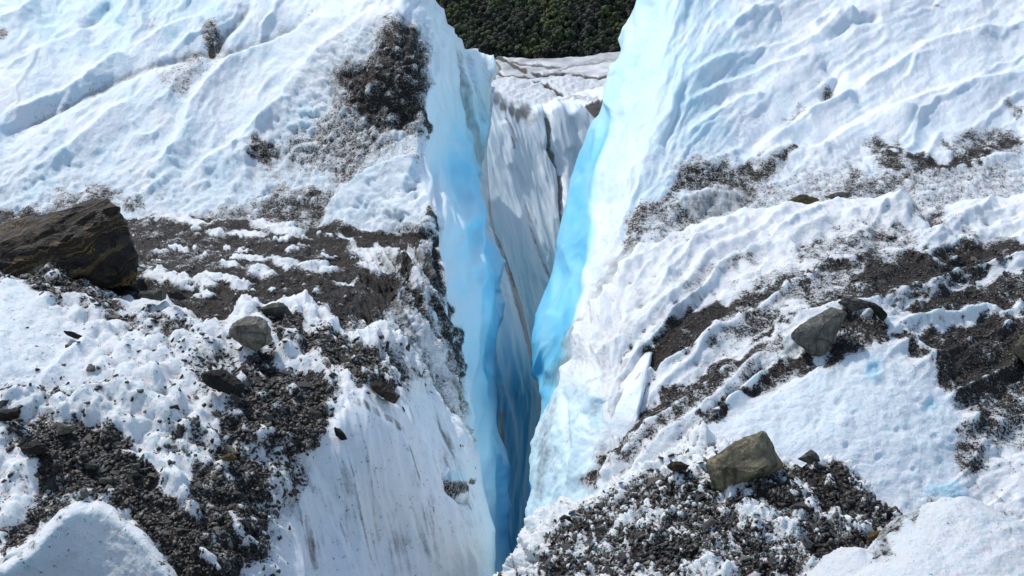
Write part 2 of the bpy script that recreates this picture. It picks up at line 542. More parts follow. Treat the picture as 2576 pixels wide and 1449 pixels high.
def lu(x, y, s, P, d):
    h = np.zeros_like(x)
    cx_ = np.interp(y, *LU_CREST) + 6 * fbm(y / 60, y * 0 + 3, 0, 3, 5)
    w = sm(10, -14, x - cx_)                      # 1 on the slope, 0 on the wall
    b, a = streakc(x, y, [-300, 0, 450, 800, 1050], [.55, .62, .80, 1.05, 1.5])
    wx, wy = 22 * fbm(x / 130, y / 130, 0, 3, 21), 22 * fbm(x / 130, y / 130, 0, 3, 31)
    sl = snow_slope(x, y, b, a, wx, wy, P, 0)
    lump = billow(P[:, 0] * 4.2, P[:, 1] * 3.0, P[:, 2] * 4.2, 3, 6)
    low = sm(330, 520, y)
    rough = np.zeros_like(x)
    blob(rough, x, y, [(840, 130), (1080, 60), (1080, 330), (1000, 380), (880, 470), (720, 480), (600, 520), (640, 370)], 1, 50)
    rough = np.maximum(rough, .8 * low)
    sl = sl * (1 - .55 * rough) + lump * (1.5 + 8 * rough)
    # principal crests and creases
    r = np.zeros_like(x)
    for ln, am, wl, wr in [
        ([(0, 350), (83, 300), (217, 243), (277, 207), (367, 173), (450, 147), (533, 133), (567, 130), (667, 90), (733, 57), (800, 20)], -20, 40, 34),
        ([(533, 135), (567, 77), (600, 50), (632, 10)], -22, 30, 30),
        ([(100, 445), (233, 330), (277, 285), (340, 262)], 13, 20, 50),
        ([(333, 475), (417, 400), (460, 333), (480, 267), (520, 220), (583, 160), (663, 128), (747, 90), (807, 60), (859, 43)], 24, 30, 70),
        ([(433, 485), (520, 417), (627, 360), (663, 307), (713, 260), (753, 187), (807, 140), (859, 100), (930, 45), (960, 8)], 26, 34, 75),
        ([(300, 540), (390, 470), (430, 440)], 16, 20, 50),
        ([(560, 430), (640, 380), (690, 360)], 9, 20, 40),
        ([(0, 187), (83, 147), (133, 110), (187, 97), (225, 70)], 14, 18, 40),
        ([(0, 60), (50, 42), (95, 0)], 14, 18, 36),
        ([(290, 60), (313, 18), (340, -25)], 18, 18, 40),
        ([(200, 75), (245, 38), (275, -5)], -14, 22, 22),
        ([(333, 133), (400, 83), (467, 53), (520, 50)], 14, 16, 40),
        ([(0, 300), (83, 267), (143, 240), (207, 217), (283, 150), (333, 143)], 14, 16, 34),
        ([(20, 480), (110, 420), (180, 370)], 10, 16, 40),
        ([(860, 175), (905, 110), (960, 50), (990, 15)], 14, 30, 60),
        # white shoulder in front of the debris band
        ([(805, 575), (868, 492), (938, 440), (1000, 420), (1048, 412)], 34, 26, 95),
        ([(830, 600), (880, 560), (960, 520), (1040, 500)], 10, 30, 60),
        ([(1040, 395), (1060, 440), (1072, 500), (1086, 565)], 16, 60, 24),
    ]:
        ridge(r, x, y, ln, am, wl, wr)
    # left wall flutes
    sx = x - np.interp(y, [0, 500, 1000, 1449], [0, 70, 110, 130])
    sx = sx + 8 * fbm(x / 60, y / 90, 0, 3, 46)
    fl = 18 * fbm(sx / 40, y / 420, 0, 2, 41) + 13 * ridged(sx / 34, y / 240, 0, 2, 43) + 1.2 * fbm(sx / 10, y / 60, 0, 3, 44) + 2.2 * fbm(x / 30, y / 70, 2, 2, 45)
    q = np.zeros_like(x)
    for ln, am, wl, wr in [
        ([(1145, 80), (1160, 170), (1165, 230), (1185, 300), (1190, 330)], -16, 10, 12),
        ([(1180, 110), (1195, 190), (1205, 260), (1212, 330)], -14, 9, 9),
        ([(1150, 350), (1163, 420), (1172, 500), (1160, 600)], 24, 40, 18),
        ([(1165, 490), (1185, 560), (1205, 640), (1215, 740), (1213, 900)], 22, 22, 30),
        ([(1115, 470), (1140, 560), (1175, 650), (1190, 690)], 12, 26, 20),
        ([(1190, 690), (1205, 760), (1200, 860)], -12, 12, 14),
        ([(1170, 790), (1172, 880), (1176, 1000)], 10, 18, 14),
        ([(1235, 870), (1232, 960), (1230, 1060)], -9, 12, 12),
        ([(1230, 1000), (1215, 1100), (1225, 1200)], 8, 12, 12),
    ]:
        ridge(q, x, y, ln, am, wl, wr, 1.2)
    h = w * (sl + r) + (1 - w) * (fl + q)
    h += 9 * np.exp(-((x - cx_) / 14) ** 2)
    # grit
    D = np.zeros_like(x); u, v = warp(x, y, 26, 60, 51)
    blob(D, u, v, [(985, 60), (1040, 80), (1078, 120), (1082, 200), (1072, 270), (1050, 330), (1010, 350), (960, 330), (920, 310), (880, 260), (840, 215), (832, 160), (930, 145)], .74, 34)
    blob(D, u, v, [(840, 150), (1060, 120), (1076, 240), (1060, 330), (1010, 370), (950, 400), (900, 470), (850, 480), (770, 420), (700, 400), (690, 360), (760, 320), (830, 260)], .46, 55)
    blob(D, u, v, [(910, 60), (1080, 60), (1085, 460), (900, 500), (640, 500), (630, 350), (800, 300), (820, 140)], .25, 70)
    blob(D, u, v, [(690, 475), (800, 470), (850, 500), (810, 560), (640, 570), (660, 510)], .62, 26)
    blob(D, u, v, [(570, 515), (880, 470), (800, 600), (480, 590), (500, 540)], .45, 30)
    ell(D, u, v, 1062, 310, 14, 42, .85, 0)
    ell(D, x, y, 533, 92, 26, 40, .55); ell(D, x, y, 531, 122, 10, 20, .8)
    ell(D, u, v, 478, 165, 60, 40, .36, 30); ell(D, u, v, 450, 215, 46, 34, .36, 40)
    ell(D, u, v, 665, 378, 42, 26, .6, 20)
    ell(D, u, v, 225, 490, 90, 26, .50, 5); ell(D, u, v, 200, 520, 110, 26, .55); ell(D, u, v, 340, 520, 40, 26, .55)
    ell(D, u, v, 30, 552, 90, 24, .7); ell(D, u, v, 440, 470, 60, 40, .18)
    ell(D, u, v, 790, 22, 40, 22, .22); ell(D, x, y, 8, 92, 16, 16, .5); ell(D, u, v, 390, 60, 24, 12, .25, 30)
    ell(D, x, y, 1034, 410, 22, 12, .8, -25)
    stroke(D, u, v, [(-20, 345), (83, 302), (217, 245), (277, 209)], .20, 14)
    stroke(D, u, v, [(650, 575), (830, 590), (930, 605), (1010, 612), (1085, 590)], .95, 20)
    stroke(D, u, v, [(960, 560), (1040, 570), (1080, 600)], .6, 24)
    stroke(D, u, v, [(1064, 520), (1086, 575), (1094, 650), (1096, 700)], .85, 12)
    ell(D, u, v, 1080, 560, 30, 60, .34)
    blob(D, x, y, [(815, 565), (870, 490), (940, 440), (1040, 420), (1065, 500), (1060, 560), (960, 580)], -.72, 22)
    # seam down the wall beside the debris block
    stroke(D, u, v, [(1085, 640), (1105, 730), (1125, 800), (1138, 840), (1146, 900), (1152, 1000)], .75, 15)
    D = D * (1 - .25 * np.clip(lump, -1, 1))
    D = np.maximum(D, w * (.10 * sm(.1, .9, -lump) * sm(100, 500, y)))
    D += w * .05
    # speckle on the wall near its crest
    D = np.maximum(D, (1 - w) * .16 * sm(60, 0, x - cx_) * sm(150, 300, y))
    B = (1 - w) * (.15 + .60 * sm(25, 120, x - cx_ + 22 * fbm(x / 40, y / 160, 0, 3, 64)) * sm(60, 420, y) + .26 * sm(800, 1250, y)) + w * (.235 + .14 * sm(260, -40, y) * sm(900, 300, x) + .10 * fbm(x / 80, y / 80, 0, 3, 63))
    B *= 1 - .8 * sm(.2, .6, D)
    S = np.zeros_like(x)
    for ln, v_, wd in [([(1160, 100), (1165, 200), (1188, 300), (1200, 350), (1212, 430)], .6, 9), ([(1185, 120), (1200, 220), (1222, 330)], .4, 10),
                      ([(1140, 80), (1165, 240)], .3, 8), ([(1220, 150), (1228, 230)], .4, 14), ([(1130, 830), (1150, 960), (1160, 1060)], .5, 16),
                      ([(1236, 880), (1230, 960), (1222, 1080)], .34, 5)]:
        stroke(S, x, y, ln, v_, wd)
    S = np.maximum(S, w * .16 * sm(.2, .6, fbm(x / 90, y / 90, 0, 3, 61)))
    S = np.maximum(S, w * .5 * sm(-6, -16, r))
    r = r * 1.25
    S = np.maximum(S, (1 - w) * .32 * sm(200, 60, y))
    return h, dict(dirt=D, blue=np.clip(B, 0, 1), silt_shade=S, grain=w * (.5 + .5 * rough) + .03, crease=w * (.17 + .3 * rough), clean=.45)


layer('ice_slope', [(-1100, -260), (1112, -260), (1095, -40), (1099, 0), (1109, 20), (1122, 33), (1125, 60), (1145, 77), (1169, 93), (1183, 120),
                    (1205, 123), (1232, 143), (1242, 142), (1250, 157), (1235, 197), (1229, 225), (1222, 300), (1217, 350), (1212, 420), (1204, 483), (1212, 543),
                    (1236, 586), (1259, 626), (1270, 660), (1260, 713), (1266, 800), (1252, 850), (1254, 883), (1250, 966), (1254, 1010), (1249, 1066), (1258, 1116), (1264, 1149),
                    (1272, 1216), (1282, 1300), (1287, 1449), (1290, 1620), (1100, 1620), (1050, 760), (900, 690), (-1100, 640)],
      [(-200, 560, 19.7), (-1100, 560, 20.2), (-1100, -250, 29), (0, 560, 20), (400, 560, 20), (800, 580, 19.4), (1000, 600, 18.8), (0, 300, 22.3), (400, 300, 22.2), (800, 300, 21.6), (1030, 300, 20.9),
       (0, 0, 25.5), (400, 0, 25.2), (800, 0, 24.3), (1080, 50, 23), (-200, -250, 28), (600, -250, 28), (1080, -200, 26),
       (1070, 180, 21.5), (1060, 300, 20.7), (1045, 420, 20), (1075, 550, 18.6), (1100, 700, 17.6), (1130, 850, 16.9), (1160, 1000, 16.3), (1190, 1200, 15.7), (1210, 1400, 15.2),
       (1220, 300, 26), (1225, 450, 24.5), (1255, 640, 22), (1255, 850, 20.3), (1250, 1000, 19.3), (1265, 1150, 18.4), (1285, 1400, 17.4),
       (1130, 60, 25), (1200, 130, 27.3), (1240, 160, 28.3), (1150, 300, 23), (1150, 500, 21), (1170, 650, 19.6), (1190, 850, 18.4), (1210, 1050, 17.6)],
      lu, edge_w=9, edge_r=.5)


# ---- pale fins behind the left wall and the blue recess at the bottom of the crevasse
def lb(x, y, s, P, d):
    sx = x - np.interp(y, [200, 483, 690, 1000, 1449], [0, 20, 70, 130, 120])
    h = 9 * fbm(sx / 44, y / 500, 0, 2, 71) + 1.6 * fbm(sx / 18, y / 260, 0, 2, 73) + 1.6 * fbm(sx / 8, y / 70, 0, 2, 74)
    q = np.zeros_like(x)
    for ln, am, wl, wr in [([(1268, 700), (1285, 800), (1280, 900), (1262, 1000)], 12, 14, 26), ([(1300, 830), (1310, 930), (1300, 1010)], 10, 12, 18),
                           ([(1262, 970), (1290, 1060), (1300, 1160), (1290, 1260)], 12, 16, 22), ([(1320, 960), (1325, 1100), (1310, 1250), (1300, 1400)], 9, 16, 12)]:
        ridge(q, x, y, ln, am, wl, wr, 1.2)
    B = .35 + .42 * sm(740, 960, y) + .30 * sm(860, 1060, y)  # denser blue ice downward, with the slot's shade painted into the colour
    S = np.zeros_like(x)
    S = np.maximum(S, .36 * sm(980, 640, y))
    for ln, v_, wd in [([(1230, 470), (1240, 560), (1262, 630), (1284, 690), (1308, 780), (1325, 850), (1340, 920), (1352, 970)], .95, 9),
                       ([(1268, 660), (1300, 740), (1322, 820), (1345, 930), (1362, 1000)], .75, 7), ([(1352, 960), (1366, 1010), (1362, 1040)], .9, 8),
                       ([(1258, 1030), (1262, 1090), (1266, 1140)], .9, 6), ([(1256, 960), (1270, 1060)], .4, 8)]:
        stroke(S, x, y, ln, v_, wd)
    D = np.zeros_like(x)
    stroke(D, x + 4 * fbm(y / 20, x / 20, 0, 2, 3), y, [(1236, 480), (1250, 590), (1272, 640), (1284, 680), (1300, 740)], .52, 7)
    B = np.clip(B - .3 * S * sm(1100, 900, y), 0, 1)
    return h + .35 * q, dict(dirt=D, blue=B, silt_shade=S, grain=np.full_like(x, .03))


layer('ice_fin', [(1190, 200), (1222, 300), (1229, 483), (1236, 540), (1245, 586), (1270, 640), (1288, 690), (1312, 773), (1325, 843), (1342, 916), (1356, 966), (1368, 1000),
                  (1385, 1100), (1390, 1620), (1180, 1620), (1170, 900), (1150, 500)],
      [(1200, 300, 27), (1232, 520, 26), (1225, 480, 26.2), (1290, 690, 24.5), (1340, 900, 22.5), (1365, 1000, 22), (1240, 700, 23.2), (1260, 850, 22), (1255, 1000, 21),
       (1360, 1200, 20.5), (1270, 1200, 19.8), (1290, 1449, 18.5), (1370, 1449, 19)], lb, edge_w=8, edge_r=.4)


# ---- grey back wall closing the crevasse
def cb(x, y, s, P, d):
    sx = x - .30 * (y - 240) + .00022 * (y - 240) ** 2 * .3
    h = 12 * fbm(sx / 70, y / 420, 0, 2, 81) + 4 * ridged((sx + 10 * fbm(x / 60, y / 60, 0, 2, 5)) / 44, y / 300, 0, 2, 83) + 1.4 * fbm(sx / 12, y / 80, 0, 3, 84) + 2.6 * ridged((sx + 5 * fbm(x / 30, y / 50, 0, 2, 6)) / 17, y / 200, 3, 2, 87)
    q = np.zeros_like(x)
    for ln, am, wl, wr in [
        ([(1345, 262), (1352, 300), (1372, 345), (1392, 370)], 14, 26, 20),
        ([(1372, 260), (1380, 320), (1382, 370), (1412, 420), (1418, 520), (1428, 640)], -26, 14, 12),
        ([(1400, 255), (1428, 330), (1445, 380)], 22, 26, 26),
        ([(1440, 270), (1470, 320), (1486, 380)], 14, 20, 20),
        ([(1432, 290), (1452, 330), (1455, 380), (1450, 420)], -16, 10, 12),
        ([(1262, 300), (1282, 360), (1290, 430)], 16, 22, 22),
        ([(1270, 420), (1300, 520), (1330, 640), (1345, 720)], 12, 22, 22),
        ([(1310, 430), (1345, 540), (1380, 680)], -10, 14, 14),
    ]:
        ridge(q, x, y, ln, am, wl, wr, 1.2)
    S = .08 + .20 * fbm(x / 40, y / 130, 0, 3, 85) + .12 * sm(.2, .8, ridged(sx / 16, y / 240, 1, 2, 86))
    S = S + .42 * sm(.62, .95, ridged((sx + 6 * fbm(x / 30, y / 60, 0, 2, 8)) / 30, y / 320, 5, 2, 88))
    S *= 1 - .5 * sm(1385, 1420, x) * sm(420, 330, y)
    S = np.clip(S, 0, .6)
    for cx_, cy_, rx, ry, v_ in [(1250, 246, 12, 18, .85), (1268, 262, 12, 22, .8), (1290, 272, 10, 22, .9), (1306, 285, 9, 20, .85), (1322, 275, 16, 24, .8), (1335, 300, 22, 18, .45), (1300, 260, 40, 16, .5)]:
        ell(S, x, y, cx_, cy_, rx, ry, v_)
    for ln, v_, wd in [([(1376, 270), (1384, 320), (1382, 360), (1400, 400), (1415, 450), (1418, 540), (1432, 640)], .85, 5), ([(1270, 290), (1290, 330), (1302, 360)], .6, 5),
                       ([(1330, 560), (1360, 640), (1392, 720)], .6, 5), ([(1285, 345), (1292, 380)], .7, 6), ([(1320, 500), (1350, 600), (1378, 690)], .5, 6)]:
        stroke(S, x + 3 * fbm(y / 20, x / 30, 0, 2, 3), y, ln, v_, wd)
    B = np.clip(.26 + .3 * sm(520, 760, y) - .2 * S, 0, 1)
    D = np.zeros_like(x); stroke(D, x, y, [(1376, 270), (1384, 320), (1382, 360), (1400, 400)], .34, 6)
    stroke(D, x, y, [(1228, 232), (1260, 240), (1300, 250), (1340, 256)], .3, 8)
    return h + .55 * q, dict(dirt=D, blue=B, silt_shade=S, grain=np.full_like(x, .05))


layer('ice_wall', [(1060, 235), (1150, 228), (1229, 229), (1242, 222), (1269, 237), (1292, 243), (1332, 250), (1349, 263), (1369, 260), (1399, 250), (1422, 263), (1459, 263), (1475, 277),
                   (1492, 300), (1600, 320), (1760, 330), (1760, 1060), (1250, 1060), (1060, 700)],
      [(1230, 230, 32.2), (1350, 255, 33), (1490, 290, 34.2), (1230, 480, 28.9), (1300, 480, 29.9), (1430, 480, 31.2), (1290, 690, 27.0), (1350, 750, 27.4), (1400, 700, 28.6),
       (1340, 900, 25.8), (1400, 1000, 26), (1560, 300, 35.6), (1560, 700, 30)], cb, edge_w=26, edge_r=1.2, step=2.4)

# ---- upper right ice mass : blue wall to the left of its crest, fluted slope to the right
RU_CREST = ([-250, 0, 130, 250, 430, 600, 740, 880, 1000, 1300], [1655, 1630, 1592, 1556, 1506, 1490, 1470, 1432, 1402, 1350])


def ru(x, y, s, P, d):
    cx_ = np.interp(y, *RU_CREST) + 9 * fbm(y / 70, y * 0 + 1, 0, 3, 15)
    w = sm(-12, 12, x - cx_)
    b, a = streakc(x, y, [1350, 1480, 1560, 1700, 1900, 2200, 2576, 2900], [1.5, 1.5, 1.45, 1.25, .85, .60, .50, .45])
    wx, wy = 18 * fbm(x / 120, y / 120, 0, 3, 121), 18 * fbm(x / 120, y / 120, 0, 3, 131)
    far = sm(1620, 1860, x + .25 * (y - 300))
    sl = snow_slope(x, y, b, a, wx, wy, P, 100)
    nx_ = x + .40 * y + 14 * fbm(x / 70, y / 90, 0, 3, 111)
    near = 15 * fbm(nx_ / 70, y / 420, 0, 2, 109) + 9 * ridged(nx_ / 44, y / 260, 0, 2, 110, .4) + 2.5 * fbm(nx_ / 14, y / 60, 0, 3, 112)
    sl = sl * far + near * (1 - far)
    lump = billow(P[:, 0] * 4.2, P[:, 1] * 3.0, P[:, 2] * 4.2, 3, 106)
    rough = sm(330, 470, y) * sm(1600, 1750, x)
    sl = sl * (1 - .5 * rough) + lump * (1.2 + 7 * rough)
    r = np.zeros_like(x)
    for ln, am, wl, wr in [
        ([(1717, 340), (1800, 290), (1860, 256), (1930, 245)], 16, 24, 60),
        ([(1860, 420), (1960, 350), (2050, 285), (2110, 258), (2160, 238)], 30, 26, 80),
        ([(2130, 250), (2200, 205), (2260, 165), (2330, 118), (2420, 98), (2576, 70)], 24, 30, 60),
        ([(1870, 410), (1990, 320), (2040, 300)], -12, 20, 20),
        ([(2060, 160), (2110, 190), (2090, 230), (2060, 250)], -16, 26, 26),
        ([(1827, 85), (1890, 40), (1960, 20)], 16, 20, 46),
        ([(2035, 72), (2090, 40), (2160, 36)], 22, 18, 50),
        ([(2080, 110), (2150, 60), (2220, 45)], -12, 20, 20),
        ([(1960, 140), (2060, 90), (2120, 40)], 14, 18, 50),
        ([(1717, 200), (1800, 150), (1900, 130), (1980, 105)], 12, 18, 50),
        ([(1717, 260), (1850, 200), (1960, 165), (2040, 150)], 12, 18, 46),
        ([(2050, 395), (2140, 330), (2220, 290), (2330, 300)], 20, 26, 70),
        ([(2230, 300), (2350, 245), (2460, 220), (2576, 190)], 18, 26, 60),
        ([(2200, 380), (2290, 400), (2420, 385), (2560, 380)], 14, 26, 50),
        ([(1900, 420), (1990, 378), (2030, 390), (2100, 380)], 18, 24, 50),
        ([(1730, 430), (1860, 380)], 10, 20, 40),
        ([(2310, 440), (2450, 415), (2576, 390)], 14, 20, 40),
        ([(1690, 520), (1780, 492), (1870, 500)], 26, 24, 40),
    ]:
        ridge(r, x, y, ln, am, wl, wr)
    sx = x + .36 * y
    fl = 14 * fbm(sx / 60, y / 300, 0, 2, 141) + 7 * ridged(sx / 40, y / 190, 0, 2, 143) + 1.0 * fbm(sx / 12, y / 40, 0, 3, 144)
    q = np.zeros_like(x)
    for ln, am, wl, wr in [([(1548, 190), (1535, 260), (1560, 300)], 20, 18, 18), ([(1470, 430), (1440, 520), (1425, 620), (1440, 700)], 13, 26, 30),
                           ([(1400, 780), (1380, 860), (1395, 960)], 12, 24, 24), ([(1590, 60), (1580, 130), (1550, 200)], 10, 14, 20)]:
        ridge(q, x, y, ln, am, wl, wr, 1.2)
    h = w * (sl + r) + (1 - w) * (fl + q) + 7 * np.exp(-((x - cx_) / 16) ** 2)
    D = np.zeros_like(x); u, v = warp(x, y, 26, 60, 151)
    blob(D, u, v, [(1740, 400), (1850, 385), (1870, 440), (1960, 420), (1920, 470), (1870, 510), (1780, 480), (1700, 500), (1650, 560), (1600, 620), (1560, 640), (1580, 540), (1680, 470)], .56, 30)
    blob(D, u, v, [(1770, 420), (1850, 415), (1850, 455), (1760, 470), (1720, 470)], .62, 16)
    stroke(D, u, v, [(1850, 440), (1930, 425), (1990, 385), (2010, 375)], .62, 14)
    blob(D, u, v, [(2170, 370), (2270, 360), (2290, 400), (2360, 420), (2300, 440), (2200, 400)], .66, 18)
    blob(D, u, v, [(2140, 430), (2260, 420), (2330, 470), (2200, 500), (2110, 480)], .52, 26)
    stroke(D, u, v, [(2260, 405), (2330, 418), (2430, 400), (2500, 370), (2576, 335)], .74, 18)
    stroke(D, u, v, [(2380, 370), (2460, 360), (2576, 345)], .52, 34)
    blob(D, u, v, [(1690, 450), (2150, 420), (2576, 380), (2620, 520), (1640, 640), (1560, 660)], .33, 40)
    ell(D, x, y, 2084, 228, 16, 14, .62, 20); ell(D, u, v, 2070, 205, 26, 26, .18); ell(D, u, v, 2000, 285, 40, 14, .34, 30)
    ell(D, u, v, 2300, 90, 26, 16, .2); ell(D, u, v, 2550, 265, 20, 20, .5); ell(D, x, y, 2350, 12, 22, 5, .3, -10)
    ell(D, u, v, 1880, 325, 60, 40, .14)
    ell(D, u, v, 1720, 540, 120, 46, .45, 20)
    blob(D, x, y, [(1770, 500), (1850, 500), (1872, 520), (1850, 545), (1760, 545)], -.45, 12)
    D = D * (1 - .28 * np.clip(lump, -1, 1)) * sm(0, 90, x - cx_)
    D += w * .05
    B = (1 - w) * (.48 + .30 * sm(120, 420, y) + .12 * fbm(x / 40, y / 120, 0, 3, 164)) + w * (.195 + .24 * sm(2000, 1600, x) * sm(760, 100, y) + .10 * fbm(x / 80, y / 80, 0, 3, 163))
    B *= 1 - .8 * sm(.2, .6, D)
    S = w * .14 * sm(.2, .6, fbm(x / 90, y / 90, 0, 3, 161))
    S = np.maximum(S, w * (1 - far) * .30 * sm(.2, .8, ridged(nx_ / 30, y / 300, 7, 3, 162)) * sm(200, 420, y))
    stroke(S, u, v, [(1660, 600), (1575, 645), (1515, 730), (1470, 830), (1430, 920), (1405, 1000)], .55, 30)
    stroke(S, u, v, [(1560, 560), (1520, 680), (1480, 800)], .34, 22)
    ell(S, x, y, 1800, 520, 110, 30, .55, 10); ell(S, u, v, 1600, 610, 110, 44, .30, 45)
    return h, dict(dirt=D, blue=np.clip(B, 0, 1), silt_shade=S, grain=w * (.35 + .5 * rough) + .03, crease=w * (.10 + .42 * rough))


layer('ice_slope', [(1640, -260), (1622, -60), (1610, 0), (1592, 35), (1572, 75), (1558, 100), (1560, 130), (1530, 168), (1523, 200), (1520, 250), (1508, 290), (1492, 312), (1480, 345), (1462, 390), (1448, 425), (1434, 480),
                    (1428, 530), (1405, 590), (1390, 640), (1390, 690), (1360, 752), (1346, 790), (1343, 840), (1346, 900), (1352, 950), (1366, 985), (1370, 1005), (1352, 1100), (1340, 1220), (1325, 1320), (1320, 1460),
                    (1500, 1460), (1700, 700), (2100, 600), (3700, 590), (3700, -260)],
      [(1610, 0, 26.6), (1560, 130, 25.6), (1515, 250, 24.3), (1440, 450, 22.5), (1390, 660, 20.8), (1345, 850, 19.2), (1365, 960, 18.6), (1340, 1150, 17.5), (1325, 1310, 16.8),
       (1640, 0, 25), (1597, 130, 23.7), (1560, 250, 22.2), (1510, 430, 20.3), (1492, 600, 18.6), (1470, 740, 17.5), (1430, 880, 16.6), (1402, 1000, 15.9),
       (1700, 560, 18.2), (1620, 700, 16.9), (1900, 520, 18.4), (2200, 480, 18.6), (2576, 470, 18.8), (2800, 450, 19), (3700, 450, 19.6), (3700, -250, 29), (1800, 300, 20.6), (2200, 280, 21), (2576, 280, 21.2),
       (1800, 0, 24.3), (2200, 0, 24.5), (2576, 0, 24.8), (2200, -250, 28), (2800, -250, 28), (1700, -250, 27.5)], ru, edge_w=9, edge_r=.5)


# ---- middle right ice ridge
def rm(x, y, s, P, d):
    b, a = streakc(x, y, [1300, 1450, 1560, 1700, 1900, 2200, 2576], [3.4, 2.2, 1.25, .90, .66, .46, .42])
    wx, wy = 16 * fbm(x / 110, y / 110, 0, 3, 221), 16 * fbm(x / 110, y / 110, 0, 3, 231)
    bowl = np.zeros_like(x)
    blob(bowl, x, y, [(1780, 1080), (1900, 1010), (2040, 950), (2140, 880), (2230, 870), (2300, 940), (2390, 960), (2400, 1010), (2440, 1080), (2420, 1170), (2380, 1260), (2300, 1300), (2000, 1200)], 1, 26)
    left = sm(1640, 1500, x - .25 * (y - 900) * 0)
    smooth = np.maximum(bowl, sm(1560, 1470, x) * sm(900, 1000, y))
    sl = 21 * ridged((b + wx) / 84, (a + wy) / 330, 0, 2, 201, .4) + 3.4 * ridged((b + wx) / 30, (a + wy) / 120, 2, 2, 202) + 9 * fbm(x / 110, y / 110, 1, 3, 208)
    lump = billow(P[:, 0] * 4.6, P[:, 1] * 3.0, P[:, 2] * 4.6, 3, 206, .45)
    lump2 = billow(P[:, 0] * 2.0, P[:, 1] * 1.6, P[:, 2] * 2.0, 2, 207, .6)
    h = sl * (1 - .8 * smooth) + (lump * 4.2 + lump2 * 5) * (1 - smooth) * (1 - .6 * left) + smooth * (6 * fbm(x / 70, y / 90, 0, 3, 211) + 3 * billow(P[:, 0] * 5, P[:, 1] * 5, P[:, 2] * 5, 3, 212))
    r = np.zeros_like(x)
    for ln, am, wl, wr in [
        ([(2130, 770), (2230, 815), (2290, 860), (2350, 910), (2400, 950)], 24, 40, 40),
        ([(2250, 820), (2310, 800), (2400, 795), (2480, 780), (2520, 790)], 22, 18, 22),
        ([(2300, 740), (2400, 690), (2500, 670), (2600, 650)], 20, 20, 26),
        ([(1990, 805), (2060, 785), (2130, 765)], 16, 18, 40),
        ([(1640, 940), (1700, 900), (1780, 850), (1815, 810)], 22, 20, 40),
        ([(1940, 830), (1990, 800), (2020, 790)], 18, 20, 30),
        ([(1600, 985), (1625, 945), (1645, 925)], 26, 30, 16),
        ([(1780, 1060), (1900, 960), (2000, 880)], 20, 20, 24),
        ([(1740, 1080), (1830, 1010), (1930, 930)], 14, 16, 20),
        ([(1500, 1230), (1600, 1100), (1740, 990), (1850, 910)], 14, 22, 26),
        ([(1470, 1230), (1560, 1090), (1640, 1010)], -10, 20, 16),
        ([(1420, 1240), (1455, 1130), (1470, 1040), (1500, 950)], 16, 22, 30),
        ([(1415, 980), (1420, 1040), (1425, 1100), (1430, 1180)], -14, 16, 14),
        ([(1510, 1000), (1520, 1060), (1500, 1150)], -14, 30, 30),
        ([(1960, 600), (2100, 540), (2250, 515), (2300, 530)], 18, 60, 50),
        ([(1850, 640), (1980, 600), (2010, 620)], 14, 20, 40),
        ([(2300, 500), (2350, 530), (2360, 560)], -20, 26, 26),
        ([(2280, 600), (2350, 580), (2440, 600), (2480, 620)], 16, 24, 40),
        ([(2420, 1100), (2480, 1000), (2540, 950)], 10, 30, 30),
        ([(1640, 680), (1720, 620), (1790, 600)], 14, 24, 40),
    ]:
        ridge(r, x, y, ln, am, wl, wr)
    # dimples in the smooth bowl
    for cx_, cy_, R_ in [(2200, 930, 16), (2110, 1010, 10), (2150, 1040, 8), (2260, 1080, 9), (2130, 1120, 9), (2300, 1180, 8), (2060, 1060, 9), (2345, 1020, 22), (2210, 1150, 9), (2350, 1100, 10)]:
        q = np.zeros_like(x); ell(q, x, y, cx_, cy_, R_, R_ * .8, 1.0, 30); h -= 7 * q * np.minimum(1, R_ / 14)
    h += r
    D = np.zeros_like(x); u, v = warp(x, y, 24, 55, 251)
    blob(D, u, v, [(1610, 925), (1640, 850), (1700, 790), (1780, 765), (1860, 770), (1840, 800), (1800, 815), (1780, 850), (1700, 890), (1660, 920)], .95, 12)
    blob(D, u, v, [(1610, 925), (1700, 790), (1850, 760), (1990, 770), (1960, 810), (1860, 850), (1700, 920)], .55, 26)
    blob(D, u, v, [(2180, 660), (2230, 640), (2330, 640), (2450, 600), (2600, 610), (2600, 650), (2480, 680), (2380, 710), (2250, 740), (2150, 730), (2110, 720)], .92, 16)
    blob(D, u, v, [(2240, 790), (2330, 750), (2420, 720), (2600, 690), (2620, 780), (2500, 770), (2380, 785), (2300, 795)], .80, 14)
    blob(D, u, v, [(2290, 850), (2350, 830), (2480, 800), (2620, 790), (2620, 900), (2576, 960), (2480, 1000), (2420, 1000), (2350, 960), (2330, 900)], .88, 16)
    blob(D, u, v, [(2350, 940), (2450, 960), (2600, 940), (2600, 1060), (2520, 1100), (2470, 1180), (2430, 1150), (2450, 1060), (2400, 1000)], .58, 24)
    ell(D, u, v, 2440, 1150, 40, 60, .55); ell(D, u, v, 2470, 1100, 60, 50, .55, 30)
    ell(D, u, v, 2560, 1100, 90, 40, .36); ell(D, u, v, 2350, 1280, 50, 30, .4, 20)
    blob(D, u, v, [(2080, 880), (2110, 800), (2160, 775), (2230, 820), (2250, 850), (2200, 870), (2140, 890), (2090, 940), (2060, 920)], .80, 14)
    stroke(D, u, v, [(2250, 830), (2290, 880), (2330, 930)], .7, 12)
    stroke(D, u, v, [(1730, 1085), (1790, 1040), (1850, 1000), (1930, 950), (2010, 900), (2060, 870)], .85, 15)
    stroke(D, u, v, [(1900, 960), (2000, 920), (2060, 900)], .60, 28)
    blob(D, u, v, [(1480, 1230), (1540, 1150), (1620, 1060), (1720, 970), (1830, 900), (1960, 850), (1980, 880), (1850, 960), (1740, 1040), (1640, 1100), (1560, 1180)], .54, 24)
